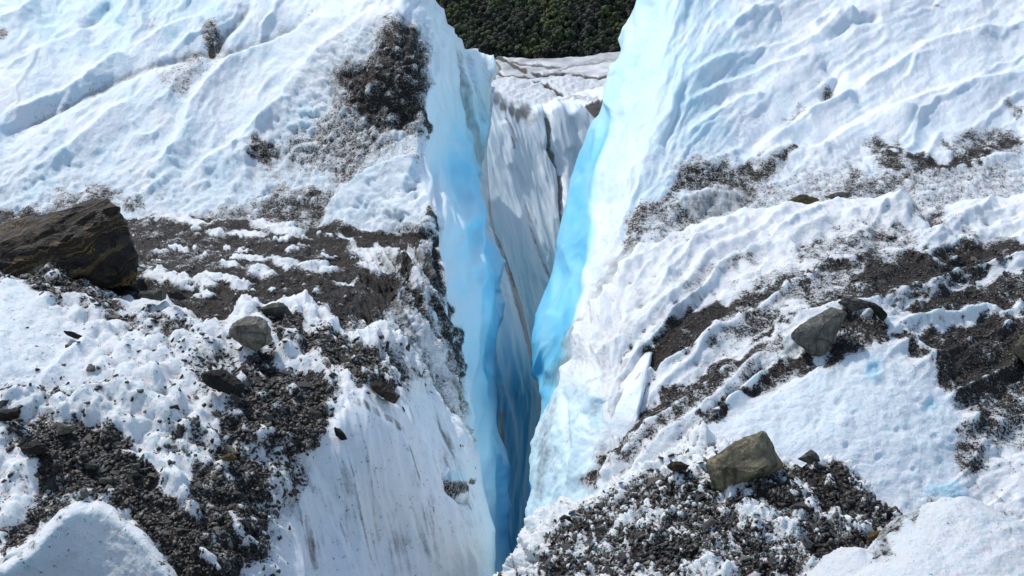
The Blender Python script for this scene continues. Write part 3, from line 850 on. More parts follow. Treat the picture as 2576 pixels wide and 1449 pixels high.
    stroke(D, u, v, [(1500, 1210), (1580, 1110), (1680, 1030), (1760, 980)], .45, 20)
    blob(D, u, v, [(1850, 720), (2000, 660), (2100, 600), (2200, 620), (2180, 720), (2050, 760), (1900, 780)], .46, 34)
    for ln, v_, wd in [([(1870, 860), (1960, 815), (2060, 770), (2180, 735), (2300, 700)], .62, 12), ([(1600, 930), (1680, 850), (1790, 790), (1900, 750), (2020, 700), (2140, 660), (2260, 630)], .58, 18),
                       ([(1500, 1190), (1580, 1090), (1700, 990), (1820, 920), (1950, 870)], .62, 18), ([(1480, 1230), (1540, 1150), (1620, 1060), (1740, 975)], .5, 14), ([(1980, 640), (2080, 610), (2200, 590), (2330, 570)], .40, 14),
                       ([(2240, 760), (2340, 730), (2460, 690), (2600, 640)], .5, 10), ([(1700, 720), (1800, 670), (1920, 640)], .26, 14)]:
        stroke(D, u, v, ln, min(.9, v_ * 1.28), wd * 1.15)
    blob(D, u, v, [(2010, 740), (2140, 700), (2180, 730), (2100, 760), (2030, 775)], .6, 20)
    blob(D, u, v, [(1660, 600), (1760, 570), (1800, 600), (1720, 620)], .30, 20)
    ell(D, u, v, 2350, 530, 30, 26, .52); ell(D, u, v, 2150, 570, 110, 26, .30, 10); ell(D, u, v, 2240, 610, 90, 40, .42)
    stroke(D, u, v, [(2290, 505), (2330, 520), (2390, 560), (2470, 600), (2560, 610)], .42, 20)
    ell(D, u, v, 2110, 700, 220, 60, .22, 20)
    ell(D, u, v, 1420, 1120, 8, 90, .22, 0); ell(D, x, y, 1380, 1140, 26, 70, .2, 10)
    blob(D, x, y, [(1950, 1000), (2140, 900), (2230, 890), (2380, 1000), (2380, 1250), (2200, 1240)], -.7, 30)
    D = D * .93 * (1 - .34 * np.clip(lump + .5 * lump2, -1.2, 1.2))
    D = np.maximum(D, (1 - smooth) * (.34 * sm(.0, .8, -lump) * sm(600, 720, y) * sm(1600, 1750, x)))
    D += .05
    B = .10 + .24 * smooth * sm(1600, 1450, x) + .12 * bowl
    B = B * (1 - .8 * sm(.2, .6, D))
    ell(B, x, y, 2195, 930, 26, 34, .5); ell(B, x, y, 2346, 1015, 22, 18, .45); ell(B, x, y, 1500, 1040, 30, 50, .42); ell(B, u, v, 2370, 1240, 60, 30, .45)
    S = .2 * sm(.1, .6, fbm(x / 70, y / 70, 0, 3, 261)) * (1 - bowl)
    S = np.maximum(S, .34 * sm(.25, .75, ridged((b + wx) / 34, (a + wy) / 200, 7, 3, 262)) * (1 - bowl))
    for ln, v_, wd in [([(1640, 690), (1560, 820), (1500, 960), (1470, 1060)], .40, 18), ([(1800, 690), (1680, 800), (1590, 930), (1530, 1060), (1480, 1200)], .42, 20), ([(1720, 640), (1620, 740), (1550, 860)], .34, 14),
                       ([(1860, 650), (1760, 700), (1660, 790)], .34, 14), ([(1560, 1000), (1510, 1120), (1470, 1230)], .42, 14)]:
        stroke(S, u, v, ln, v_, wd)
    for ln, v_, wd in [([(1400, 970), (1380, 1060), (1362, 1180), (1350, 1280)], .46, 16), ([(1418, 1010), (1430, 1100), (1440, 1180)], .30, 16)]:
        stroke(S, x, y, ln, v_, wd)
    flat = np.zeros_like(x)
    blob(flat, x, y, [(2110, 720), (2230, 640), (2620, 600), (2620, 1000), (2350, 950)], 1, 20)
    return h, dict(dirt=D, blue=np.clip(B, 0, 1), silt_shade=S, grain=.75 - .6 * smooth * sm(1600, 1480, x), gravel=sm(.4, .8, D) * .25 * (1 + 1.6 * flat), crease=(1 - smooth) * (.30 + .26 * sm(640, 780, y)) * sm(1450, 1600, x))


layer('ice_ridge', [(1240, 1500), (1290, 1420), (1324, 1316), (1325, 1266), (1335, 1226), (1330, 1183), (1335, 1116), (1352, 1075), (1369, 1033), (1390, 1000), (1408, 966), (1425, 900), (1455, 820), (1492, 760),
                    (1525, 726), (1560, 670), (1602, 623), (1660, 602), (1717, 583), (1737, 562), (1784, 546), (1850, 531), (1990, 516), (2084, 500), (2184, 491), (2224, 485), (2264, 488), (2300, 503),
                    (2350, 507), (2404, 500), (2484, 497), (2534, 499), (2576, 490), (3700, 470), (3700, 1560), (1500, 1560)],
      [(1720, 583, 16.8), (1850, 531, 17.2), (2184, 490, 17.4), (2576, 490, 17.6), (2800, 480, 17.8), (3700, 480, 18.4), (3700, 760, 15.6), (3700, 1300, 12.6), (3700, 1560, 11.6), (1560, 750, 15.3), (1800, 750, 15.1), (2150, 765, 14.3), (2400, 760, 14.9), (2576, 760, 15), (2800, 760, 15),
       (2050, 900, 13.65), (2200, 950, 13.35), (2250, 1100, 12.75), (2280, 1270, 12.15), (1900, 1080, 12.75), (2420, 950, 13.6), (2500, 1150, 12.9), (2576, 1300, 12.2), (2800, 1300, 12.2),
       (1408, 966, 15.6), (1450, 966, 14.6), (1600, 966, 13.8), (1369, 1033, 15.6), (1335, 1116, 15.7), (1330, 1183, 15.5), (1324, 1316, 15.2), (1420, 1180, 14), (1460, 1250, 13.4), (1560, 1200, 12.8),
       (1700, 1110, 12.7), (1420, 1400, 13.2), (1900, 1300, 11.9), (2200, 1500, 11.5)], rm, edge_w=16, edge_r=.35, step=2.6)


# ---- debris covered ridge at the bottom right
def rb(x, y, s, P, d):
    lump = billow(P[:, 0] * 6.5, P[:, 1] * 5, P[:, 2] * 6.5, 4, 306, .62)
    lump2 = billow(P[:, 0] * 2.4, P[:, 1] * 2.0, P[:, 2] * 2.4, 2, 307, .6)
    b, a = streakc(x, y, [1200, 1500, 1900, 2000, 2300], [1.3, .75, .45, -.4, -.7])
    h = 12 * lump + 14 * lump2 + 9 * ridged(b / 46, a / 170, 0, 2, 308)
    r = np.zeros_like(x)
    for ln, am, wl, wr in [
        ([(1895, 1215), (1985, 1245), (2060, 1290), (2150, 1330), (2200, 1340)], 18, 20, 26),
        ([(1975, 1205), (2010, 1230), (2030, 1250)], 16, 16, 20),
        ([(1820, 1225), (1860, 1212), (1885, 1205)], 14, 20, 26),
        ([(1880, 1290), (1910, 1285), (1960, 1290)], 14, 20, 30),
        ([(1960, 1330), (1985, 1320), (2020, 1335)], 24, 26, 34),
        ([(1540, 1330), (1600, 1290), (1650, 1260)], 14, 20, 30),
        ([(1700, 1440), (1780, 1420), (1850, 1440)], 22, 20, 40),
        ([(1290, 1420), (1330, 1340), (1360, 1290)], 16, 20, 40),
        ([(1730, 1100), (1757, 1090), (1790, 1100)], 20, 14, 22),
        ([(2110, 1180), (2160, 1230), (2200, 1270)], 10, 14, 20),
    ]:
        ridge(r, x, y, ln, am, wl, wr)
    h += r
    D = np.zeros_like(x); u, v = warp(x, y, 26, 50, 351)
    blob(D, u, v, [(1380, 1330), (1480, 1250), (1620, 1190), (1780, 1160), (1980, 1150), (2120, 1165), (2190, 1230), (2290, 1300), (2200, 1370), (2100, 1440), (1800, 1460), (1500, 1460), (1340, 1460), (1320, 1400)], .52, 26)
    for p, v_, so in [
        ([(1880, 1195), (2000, 1240), (2060, 1300), (2000, 1290), (1930, 1270), (1900, 1240)], .95, 14),
        ([(1985, 1160), (2110, 1168), (2180, 1230), (2270, 1300), (2170, 1310), (2060, 1260), (2010, 1210)], .95, 14),
        ([(2010, 1310), (2130, 1330), (2210, 1350), (2130, 1390), (2050, 1400), (2010, 1350)], .95, 14),
        ([(1400, 1310), (1480, 1280), (1560, 1300), (1600, 1340), (1500, 1370), (1420, 1350)], .8, 16),
        ([(1560, 1340), (1700, 1330), (1780, 1370), (1740, 1420), (1600, 1410)], .88, 16),
        ([(1350, 1400), (1450, 1380), (1560, 1400), (1500, 1449), (1360, 1449)], .75, 16),
        ([(1600, 1210), (1720, 1180), (1800, 1200), (1760, 1250), (1640, 1260)], .7, 16),
        ([(1700, 1240), (1800, 1220), (1830, 1260), (1740, 1310), (1640, 1310)], .62, 16),
        ([(1850, 1400), (1980, 1390), (2060, 1420), (2000, 1460), (1850, 1449)], .85, 16),
        ([(1820, 1310), (1880, 1320), (1960, 1370), (1880, 1390), (1820, 1360)], .7, 14),
    ]:
        blob(D, u, v, p, v_, so)
    for cx_, cy_, rx, ry, an in [(1845, 1235, 40, 22, 20), (1900, 1290, 40, 24, 0), (1985, 1335, 44, 26, 0), (1780, 1430, 60, 22, 0), (1560, 1320, 40, 14, 25), (1650, 1290, 30, 14, 20), (2000, 1218, 26, 12, -30),
                              (2090, 1285, 60, 12, -28), (1700, 1330, 26, 12, 20), (1470, 1370, 26, 12, 20), (1950, 1400, 20, 10, 0), (2150, 1190, 16, 40, 40), (1320, 1350, 40, 90, -30)]:
        ell(D, u, v, cx_, cy_, rx, ry, -.75, an)
    D0 = D * (1 - .2 * lump)
    D = D * .93 * (1 - .36 * np.clip(lump + .5 * lump2, -1.2, 1.2))
    D = np.maximum(D, .4 * sm(0, .8, -lump) * sm(1330, 1420, x)) + .05
    B = .08 * (1 - sm(.2, .6, D))
    return h, dict(dirt=D, blue=B, silt_shade=.25 * sm(0, .5, fbm(x / 60, y / 60, 0, 3, 361)), grain=np.full_like(x, .8), gravel=np.clip(D0, 0, 1) ** 1.8 + .05, crease=np.full_like(x, .5))


layer('debris_ridge', [(1200, 1480), (1235, 1452), (1252, 1438), (1270, 1440), (1289, 1409), (1315, 1339), (1342, 1293), (1359, 1274), (1399, 1264), (1422, 1257), (1445, 1262), (1469, 1249), (1530, 1215), (1592, 1178),
                       (1650, 1150), (1700, 1118), (1730, 1098), (1757, 1086), (1794, 1101), (1830, 1112), (1900, 1130), (1977, 1150), (2020, 1160), (2064, 1159), (2117, 1166), (2147, 1173), (2165, 1195), (2184, 1219), (2204, 1253),
                       (2240, 1276), (2280, 1293), (2360, 1380), (2500, 1700), (1150, 1700)],
      [(1272, 1446, 11.8), (1342, 1293, 12), (1422, 1259, 12), (1592, 1178, 11.8), (1757, 1086, 11.9), (1977, 1153, 11.3), (2147, 1173, 11.2), (2280, 1293, 10.8), (1400, 1400, 10.9), (1700, 1250, 11),
       (1700, 1400, 10.3), (1950, 1300, 10.5), (1950, 1449, 9.9), (2150, 1350, 10.2), (1600, 1700, 9.2), (2100, 1700, 9.0), (2400, 1450, 9.8)], rb, edge_w=16, edge_r=.25, step=2.6)


# ---- clean snowy mound at the bottom right
def rg(x, y, s, P, d):
    lump = billow(P[:, 0] * 7, P[:, 1] * 6, P[:, 2] * 7, 3, 406, .6)
    h = 8 * fbm(x / 130, y / 130, 0, 3, 401) + 4 * lump + 5 * ridged((y + .45 * x) / 60, x / 200, 0, 2, 402)
    r = np.zeros_like(x)
    ridge(r, x, y, [(2064, 1420), (2120, 1385), (2180, 1390)], 16, 20, 40)
    ridge(r, x, y, [(2130, 1440), (2200, 1400), (2260, 1350)], -10, 20, 20)
    ridge(r, x, y, [(2240, 1330), (2330, 1290), (2420, 1280), (2520, 1320), (2576, 1350)], 14, 60, 90)
    D = np.zeros_like(x); u, v = warp(x, y, 20, 40, 451)
    stroke(D, u, v, [(2210, 1400), (2225, 1340), (2270, 1310), (2310, 1290)], .40, 26)
    D = D * (1 - .3 * lump) + .13
    B = .15 + .1 * fbm(x / 80, y / 80, 0, 3, 461)
    return h + r, dict(dirt=D, blue=np.clip(B, 0, 1), silt_shade=.5 * D, grain=np.full_like(x, 1.7), crease=np.full_like(x, .14), gravel=np.zeros_like(x))


layer('snow_mound', [(1990, 1480), (2050, 1430), (2064, 1415), (2117, 1373), (2137, 1368), (2180, 1376), (2200, 1360), (2230, 1319), (2284, 1297), (2330, 1268), (2377, 1255), (2434, 1262), (2484, 1278), (2527, 1298), (2576, 1319),
                     (3700, 1400), (3700, 1720), (1900, 1720)],
      [(2064, 1417, 9.8), (2137, 1369, 9.9), (2230, 1319, 10), (2377, 1256, 10), (2576, 1319, 9.6), (2900, 1400, 9.3), (2300, 1400, 9.2), (2500, 1449, 8.9), (2100, 1460, 9.4), (2300, 1700, 8.2), (2800, 1700, 8.2), (3700, 1400, 9.4), (3700, 1720, 8.2)],
      rg, edge_w=26, edge_r=.25, step=2.8)


# ---- debris ledge on the left, with the fluted block at its right end
def ledge(x, y, s, P, d):
    flut = sm(0, 60, (x - 880) - .35 * (700 - y) * 0) * sm(610, 680, y + .25 * (x - 900))
    lump = billow(P[:, 0] * 3.2, P[:, 1] * 1.5, P[:, 2] * 3.2, 4, 506, .6)
    h = (1 - flut) * (11 * lump + 12 * fbm(P[:, 0] * 1.1, P[:, 1] * .5, 0, 3, 501)) * .8
    c = y - 1.25 * (x - 900) + .0012 * (x - 900) ** 2 * 0
    fx = x - .52 * (y - 700)
    h += flut * (15 * ridged(fx / 36, y / 300, 0, 2, 511) + 6 * ridged(fx / 15, y / 120, 0, 2, 512) + 3 * fbm(x / 20, y / 30, 0, 3, 513))
    bb, aa = streakc(x, y, [-300, 700, 820, 920, 1000, 1060, 1200], [.02, -.03, -.12, -.45, -.9, -1.6, -2.2])
    stk = ridged((bb + 5 * fbm(x / 60, y / 20, 0, 3, 571)) / 15, aa / 150, 0, 3, 570)
    h += 8 * stk * sm(575, 610, y)
    r = np.zeros_like(x)
    wn = fbm(x / 52, y / 15, 0, 3, 560)
    white = (1 - flut) * sm(.44, .60, wn) * sm(560, 580, y)
    r += 8 * white
    for cx_, cy_, rx, ry, am in [(578, 668, 26, 10, 22), (655, 690, 40, 14, 26), (600, 718, 34, 12, 26), (545, 703, 50, 10, 22), (510, 716, 40, 12, 22), (400, 702, 50, 14, 26), (450, 715, 34, 9, 18), (690, 575, 60, 10, 14),
                                 (720, 592, 44, 10, 16), (620, 588, 50, 8, 12), (545, 590, 24, 8, 14), (355, 537, 50, 12, 18), (420, 546, 44, 8, 14), (640, 652, 40, 7, 12), (740, 660, 70, 8, 10), (570, 548, 70, 8, 12),
                                 (868, 715, 26, 8, 12), (800, 672, 60, 8, 8), (480, 560, 60, 6, 10), (940, 680, 50, 10, 14)]:
        q = np.zeros_like(x); ell(q, x + 8 * fbm(x / 30, y / 12, 0, 2, 3), y + 3 * fbm(x / 20, y / 20, 0, 2, 4), cx_, cy_, rx, ry, 1.0, -6)
        r += .55 * am * q ** .7; white = np.maximum(white, q)
    for ln, am, wl, wr in [
        ([(880, 612), (960, 628), (1010, 655), (1030, 700), (1080, 780)], 18, 20, 40),
        ([(985, 750), (1000, 735), (1040, 790), (1080, 850), (1110, 930)], 30, 14, 34),
        ([(1050, 770), (1090, 840), (1130, 930), (1150, 1010)], 20, 14, 24),
        ([(1015, 640), (1040, 720), (1075, 800)], 16, 14, 18),
        ([(1020, 650), (1022, 690), (1030, 720)], -20, 12, 12),
        ([(900, 700), (980, 740), (1050, 800), (1100, 880)], -14, 18, 18),
        ([(880, 770), (940, 820), (1000, 860)], -12, 18, 18),
        ([(860, 640), (940, 690), (1000, 710)], 10, 20, 30),
    ]:
        ridge(r, x, y, ln, am, wl, wr, 1.3)
    h += r
    D = np.zeros_like(x); u, v = warp(x, y, 20, 50, 551)
    D += .90 * sm(960, 860, x)
    blob(D, u, v, [(820, 600), (900, 640), (1000, 700), (1050, 740), (1065, 770), (1030, 790), (980, 770), (960, 800), (900, 800), (820, 760)], .95, 20)
    blob(D, u, v, [(870, 615), (960, 630), (1010, 660), (1000, 700), (930, 680), (890, 645)], -.62, 14)
    for ln, v_, wd in [([(860, 600), (950, 612), (1020, 618), (1085, 600)], .95, 14), ([(1015, 640), (1020, 690), (1030, 705)], .9, 10), ([(1085, 600), (1090, 680), (1105, 740), (1125, 800), (1138, 850), (1146, 930)], .72, 17),
                       ([(960, 700), (1040, 750), (1090, 840), (1130, 940), (1160, 1030)], .55, 12), ([(900, 770), (960, 830), (1010, 860)], .62, 18), ([(1000, 800), (1050, 870), (1100, 950)], .42, 14),
                       ([(1135, 840), (1150, 940), (1165, 1040)], .5, 20)]:
        stroke(D, u, v, ln, v_, wd)
    D = np.maximum(D, flut * (.26 + .30 * sm(.1, .8, -ridged(fx / 36, y / 300, 0, 2, 511)) + .2 * fbm(x / 30, y / 60, 0, 3, 557)))
    blob(D, x, y, [(985, 755), (1000, 740), (1040, 800), (1090, 880), (1120, 960), (1080, 930)], -.55, 8)
    D = np.maximum(D * (1 - .34 * sm(.1, .7, stk) * (D < .93)), 0)
    tex = fbm(P[:, 0] * 1.3, P[:, 1] * .5, 0, 4, 556)
    D = D * (1 - .9 * white) * (1 - .30 * np.clip(lump, -1, 1) - .28 * np.clip(tex, -.6, 1) * (1 - flut)) + .05
    S = np.zeros_like(x) + flut * (.34 + .4 * sm(.1, .8, -ridged(fx / 22, y / 300, 0, 2, 514)))
    B = .1 * flut * (1 - sm(.2, .6, D))
    return h, dict(dirt=D, blue=B, silt_shade=S, grain=np.full_like(x, .8), gravel=.34 * sm(.4, .8, D) * (1 - flut), crease=.55 + 0 * x, clean=.35)


layer('debris_ledge', [(-1100, 548), (0, 548), (320, 536), (420, 545), (600, 560), (720, 575), (800, 588), (880, 598), (950, 608), (1020, 612), (1060, 606), (1088, 606), (1093, 650), (1098, 700), (1108, 735), (1125, 790), (1139, 825),
                       (1148, 900), (1158, 966), (1172, 1040), (1190, 1090), (1230, 1400), (1180, 1450), (1000, 1000), (860, 960), (-1100, 960)],
      [(-200, 545, 20.2), (-1100, 545, 20.6), (-1100, 750, 14.6), (-1100, 940, 12.6), (0, 545, 20.3), (400, 545, 20.3), (800, 590, 18.7), (0, 640, 17.1), (400, 640, 17.1), (800, 640, 17.2), (0, 750, 14.4), (400, 750, 14.4), (700, 750, 14.6), (850, 750, 15.2), (1000, 640, 17.4),
       (1085, 620, 17.9), (1000, 740, 16.2), (1060, 760, 16.5), (1100, 850, 16.2), (1140, 950, 16), (1170, 1070, 15.6), (1000, 850, 14.9), (1050, 930, 14.9), (1100, 1000, 14.9), (900, 850, 14), (400, 900, 13), (0, 900, 13), (1200, 1350, 14.6)],
      ledge, edge_w=10, edge_r=.2, step=2.6, ystep=1.7)


# ---- front left mass : lumpy snow, slate patch, smooth ice falling into the crevasse
def lf(x, y, s, P, d):
    wall = np.zeros_like(x)
    blob(wall, x, y, [(830, 1060), (860, 990), (930, 985), (1010, 1010), (1060, 960), (1100, 975), (1300, 1300), (1300, 1800), (700, 1800), (720, 1300)], 1, 40)
    lump = billow(P[:, 0] * 4.4, P[:, 1] * 3.4, P[:, 2] * 4.4, 3, 606, .38)
    lump2 = billow(P[:, 0] * 2.1, P[:, 1] * 1.7, P[:, 2] * 2.1, 2, 607, .5)
    left = np.zeros_like(x); blob(left, x, y, [(-300, 690), (60, 715), (160, 800), (240, 870), (200, 960), (-300, 960)], 1, 40)
    b, a = streakc(x, y, [-300, 200, 600, 900, 1200], [-.15, -.35, -.75, -1.25, -2.4])
    h = (1 - wall) * ((1 - .9 * left) * (11 * lump + 17 * lump2) + 12 * ridged(b / 62, a / 220, 0, 2, 608) * (1 - .85 * left) + 10 * fbm(x / 160, y / 160, 0, 2, 602) + left * (5 * ridged((y - .35 * x) / 44, x / 120, 0, 3, 609) + 3 * lump + 6 * fbm(x / 60, y / 40, 0, 3, 610)))
    fx = x - np.interp(y, [950, 1449], [0, 120])
    h += wall * (17 * fbm(fx / 90, y / 420, 0, 2, 611) + 8 * ridged((fx + 10 * fbm(x / 70, y / 90, 0, 2, 614)) / 44, y / 320, 0, 2, 612, .4) + 1.3 * fbm(fx / 9, y / 70, 0, 2, 613))
    r = np.zeros_like(x)
    for ln, am, wl, wr in [
        ([(0, 712), (57, 730), (120, 780), (190, 830), (250, 880)], 18, 40, 90),
        ([(90, 765), (150, 745), (215, 757), (260, 792)], 18, 30, 40),
        ([(465, 840), (510, 816), (545, 828), (570, 850)], 16, 30, 50),
        ([(730, 795), (765, 780), (800, 792), (850, 835)], 18, 36, 60),
        ([(680, 870), (730, 890), (800, 930), (870, 985)], 22, 20, 40),
        ([(880, 850), (930, 840), (990, 855), (1040, 900)], 16, 16, 40),
        ([(100, 960), (160, 910), (215, 885), (290, 930)], 26, 26, 60),
        ([(270, 960), (350, 935), (430, 980), (480, 1030)], 24, 26, 50),
        ([(160, 1040), (210, 1000), (290, 985), (390, 1010), (460, 1060), (490, 1100)], 26, 26, 50),
        ([(300, 1140), (380, 1150), (440, 1190), (480, 1260), (500, 1300)], 24, 20, 34),
        ([(400, 1195), (440, 1220), (470, 1270), (500, 1320)], 20, 18, 22),
        ([(470, 1060), (530, 1090), (570, 1140)], 22, 20, 30),
        ([(0, 1230), (50, 1180), (110, 1160), (170, 1165)], 26, 30, 60),
        ([(130, 1200), (190, 1170), (215, 1180)], 18, 20, 26),
        ([(480, 1370), (520, 1400), (560, 1449)], 26, 26, 26),
        ([(370, 1340), (420, 1400), (450, 1449)], -26, 26, 26),
        ([(540, 1180), (570, 1200), (600, 1260)], 14, 16, 16),
        ([(1128, 1180), (1130, 1230), (1180, 1270)], -20, 12, 18),
        ([(1125, 1170), (1127, 1200), (1126, 1226)], 14, 22, 4),
        ([(1010, 1080), (1040, 1200), (1070, 1330), (1080, 1440)], 12, 30, 20),
        ([(1125, 1260), (1140, 1340), (1150, 1449)], 9, 22, 12),
        ([(800, 1150), (860, 1280), (900, 1400)], -9, 18, 18),
        ([(700, 1160), (780, 1300), (830, 1440)], 10, 20, 26),
    ]:
        ridge(r, x, y, ln, am, wl, wr, 1.35)
    # rounded knobs
    for cx_, cy_, R_, am in [(360, 860, 26, 16), (410, 870, 22, 14), (300, 880, 26, 16), (340, 900, 40, 18), (420, 905, 34, 16), (250, 830, 30, 14), (190, 790, 26, 14), (330, 955, 34, 14), (450, 870, 20, 12), (395, 950, 30, 14),
                             (30, 990, 26, 18), (90, 995, 24, 18), (150, 1010, 20, 16), (170, 1040, 18, 14), (10, 1080, 26, 16), (230, 1020, 40, 16), (310, 1060, 30, 16), (340, 1000, 40, 18), (270, 850, 24, 12), (480, 900, 24, 12),
                             (520, 880, 30, 14), (360, 810, 30, 12), (430, 820, 22, 10), (620, 775, 34, 16), (400, 1110, 30, 14), (60, 1130, 20, 10)]:
        q = np.zeros_like(x); ell(q, x + 7 * fbm(x / 18, y / 18, 0, 2, 3), y + 5 * fbm(x / 18, y / 18, 3, 2, 4), cx_, cy_, R_, R_ * .75, 1.0, -20); r += am * q
    h += r
    D = np.zeros_like(x); u, v = warp(x, y, 30, 55, 651)
    for p, v_, so in [
        # slate patch from the tan rock down to the lower wall
        ([(620, 875), (700, 900), (800, 940), (860, 990), (830, 1060), (780, 1130), (700, 1150), (640, 1110), (560, 1090), (540, 1040), (600, 980), (560, 930)], .70, 22),
        ([(640, 860), (690, 880), (700, 960), (760, 1000), (820, 1000), (820, 1070), (720, 1090), (620, 1060), (600, 1000), (650, 950)], .86, 22),
        ([(640, 760), (740, 800), (860, 840), (960, 900), (1010, 960), (960, 1000), (870, 930), (760, 870), (690, 850)], .80, 18),
        ([(940, 840), (1010, 870), (1060, 930), (1080, 975), (1010, 960), (960, 900)], .50, 20),
        ([(40, 1100), (150, 1060), (260, 1070), (330, 1110), (330, 1140), (420, 1170), (440, 1240), (520, 1330), (560, 1420), (640, 1470), (460, 1470), (420, 1390), (330, 1290), (200, 1245), (90, 1250), (100, 1170)], .95, 18),
        ([(560, 1130), (660, 1150), (700, 1200), (670, 1270), (620, 1260), (560, 1220), (480, 1180), (500, 1150)], .86, 20),
        ([(480, 1180), (620, 1240), (690, 1300), (660, 1400), (600, 1449), (540, 1400), (480, 1290)], .74, 24),
        ([(380, 1290), (440, 1300), (560, 1400), (600, 1460), (440, 1460)], 1.0, 12),
        ([(430, 1050), (560, 1090), (680, 1160), (660, 1240), (500, 1170), (430, 1110)], .46, 26),
        ([(0, 1330), (60, 1290), (110, 1250), (200, 1235), (160, 1290), (60, 1360), (0, 1400)], .62, 22),
        ([(-260, 640), (120, 630), (260, 700), (330, 770), (420, 790), (560, 790), (560, 840), (440, 830), (300, 810), (190, 780), (100, 740), (30, 700)], .66, 22),
        ([(230, 760), (440, 850), (560, 870), (600, 930), (480, 910), (330, 850)], .40, 34),
        ([(0, 950), (60, 960), (240, 960), (330, 990), (240, 1010), (100, 985), (0, 1000)], .34, 22),
        ([(0, 1030), (150, 1030), (120, 1120), (0, 1130)], .46, 26),
        ([(470, 880), (640, 870), (620, 1000), (480, 960)], .38, 30),
        ([(640, 1130), (760, 1140), (800, 1200), (700, 1330), (640, 1300)], .42, 34),
        ([(90, 1240), (160, 1180), (230, 1190), (200, 1240)], .8, 14),
    ]:
        blob(D, u, v, p, v_, so)
    for cx_, cy_, rx, ry, an, k in [(790, 795, 60, 30, -20, .9), (520, 830, 46, 22, -10, .8), (780, 920, 90, 16, -32, .85), (500, 1130, 70, 18, -30, .7), (150, 1215, 36, 18, 10, .5), (430, 1210, 26, 60, 38, .7), (400, 1165, 60, 14, -30, .7),
                                  (525, 1400, 16, 44, 30, .8), (560, 1190, 50, 12, -35, .6), (690, 1250, 20, 60, 30, .5), (600, 1320, 12, 50, 35, .6)]:
        ell(D, u, v, cx_, cy_, rx, ry, -k, an)
    D *= 1 - .85 * wall * sm(20, 80, s) * 0
    D0 = D * (1 - .25 * np.clip(lump + .6 * lump2, -1.2, 1.2) * (1 - wall)); D0 *= (1 - wall * .9 * sm(30, 90, s) * sm(0, .4, .5 - D))
    D = D * (.90 + .10 * sm(.82, .95, D)) * (1 - .36 * np.clip(lump + .6 * lump2, -1.2, 1.2) * (1 - wall))
    crease = sm(.1, .9, -(lump + .4 * lump2))
    D = np.maximum(D, (1 - wall) * (1 - .8 * left) * .34 * crease)
    D = np.maximum(D, left * .13)
    # streaks of fine silt washing down the wall
    S = np.zeros_like(x)
    st_ = ridged(fx / 26, y / 330, 2, 3, 661)
    S = np.maximum(S, wall * (.22 + .40 * sm(.0, .8, st_) * sm(1600, 1000, y) + .24 * fbm(x / 60, y / 160, 0, 3, 662)))
    S = np.maximum(S, (1 - wall) * (1 - .6 * left) * .42 * sm(0, .6, fbm(x / 50, y / 40, 0, 3, 665)))
    for ln, v_, wd in [([(880, 1000), (990, 1060), (1050, 1110)], .6, 10), ([(1030, 1110), (1045, 1200), (1040, 1230)], .62, 12), ([(850, 1130), (900, 1260), (930, 1380), (950, 1449)], .5, 14), ([(760, 1160), (860, 1330), (900, 1449)], .45, 14),
                       ([(1075, 1230), (1090, 1330), (1100, 1420)], .42, 9), ([(1100, 1000), (1125, 1100), (1130, 1170)], .34, 12), ([(690, 1180), (760, 1310), (800, 1449)], .55, 18), ([(1100, 1320), (1095, 1449)], .4, 14),
                       ([(1145, 1210), (1175, 1240), (1180, 1290)], .6, 14), ([(940, 900), (1040, 990), (1100, 1080)], .4, 20), ([(980, 850), (1060, 950), (1120, 1050)], .34, 14)]:
        stroke(S, u * .3 + x * .7, y, ln, v_, wd)
    S *= np.clip(.74 + .8 * fbm(fx / 9, y / 150, 0, 3, 667), .15, 1.2)
    D = np.maximum(D, wall * .20 * S / .5)
    ell(D, u, v, 1148, 1220, 26, 26, .62, -40); ell(D, u, v, 1185, 1215, 14, 10, .6, 40); ell(D, u, v, 1165, 1240, 20, 9, .6, -50)
    D = np.maximum(D, wall * .10) + .05
    B = wall * (.14 + .20 * sm(1050, 1350, x) * sm(1000, 1200, y)) + .13 * left + .07 * (1 - wall)
    ell(B, x, y, 1150, 1200, 30, 26, .5)
    B *= 1 - .8 * sm(.2, .6, D)
    return h, dict(dirt=D, blue=np.clip(B, 0, 1), silt_shade=S, grain=.85 - .7 * wall, gravel=np.clip(D0, 0, 1) ** 1.7 + .035 * (1 - wall) * (1 - .8 * left) * sm(740, 900, y), crease=.30 * (1 - .8 * left) * (1 - .7 * wall))


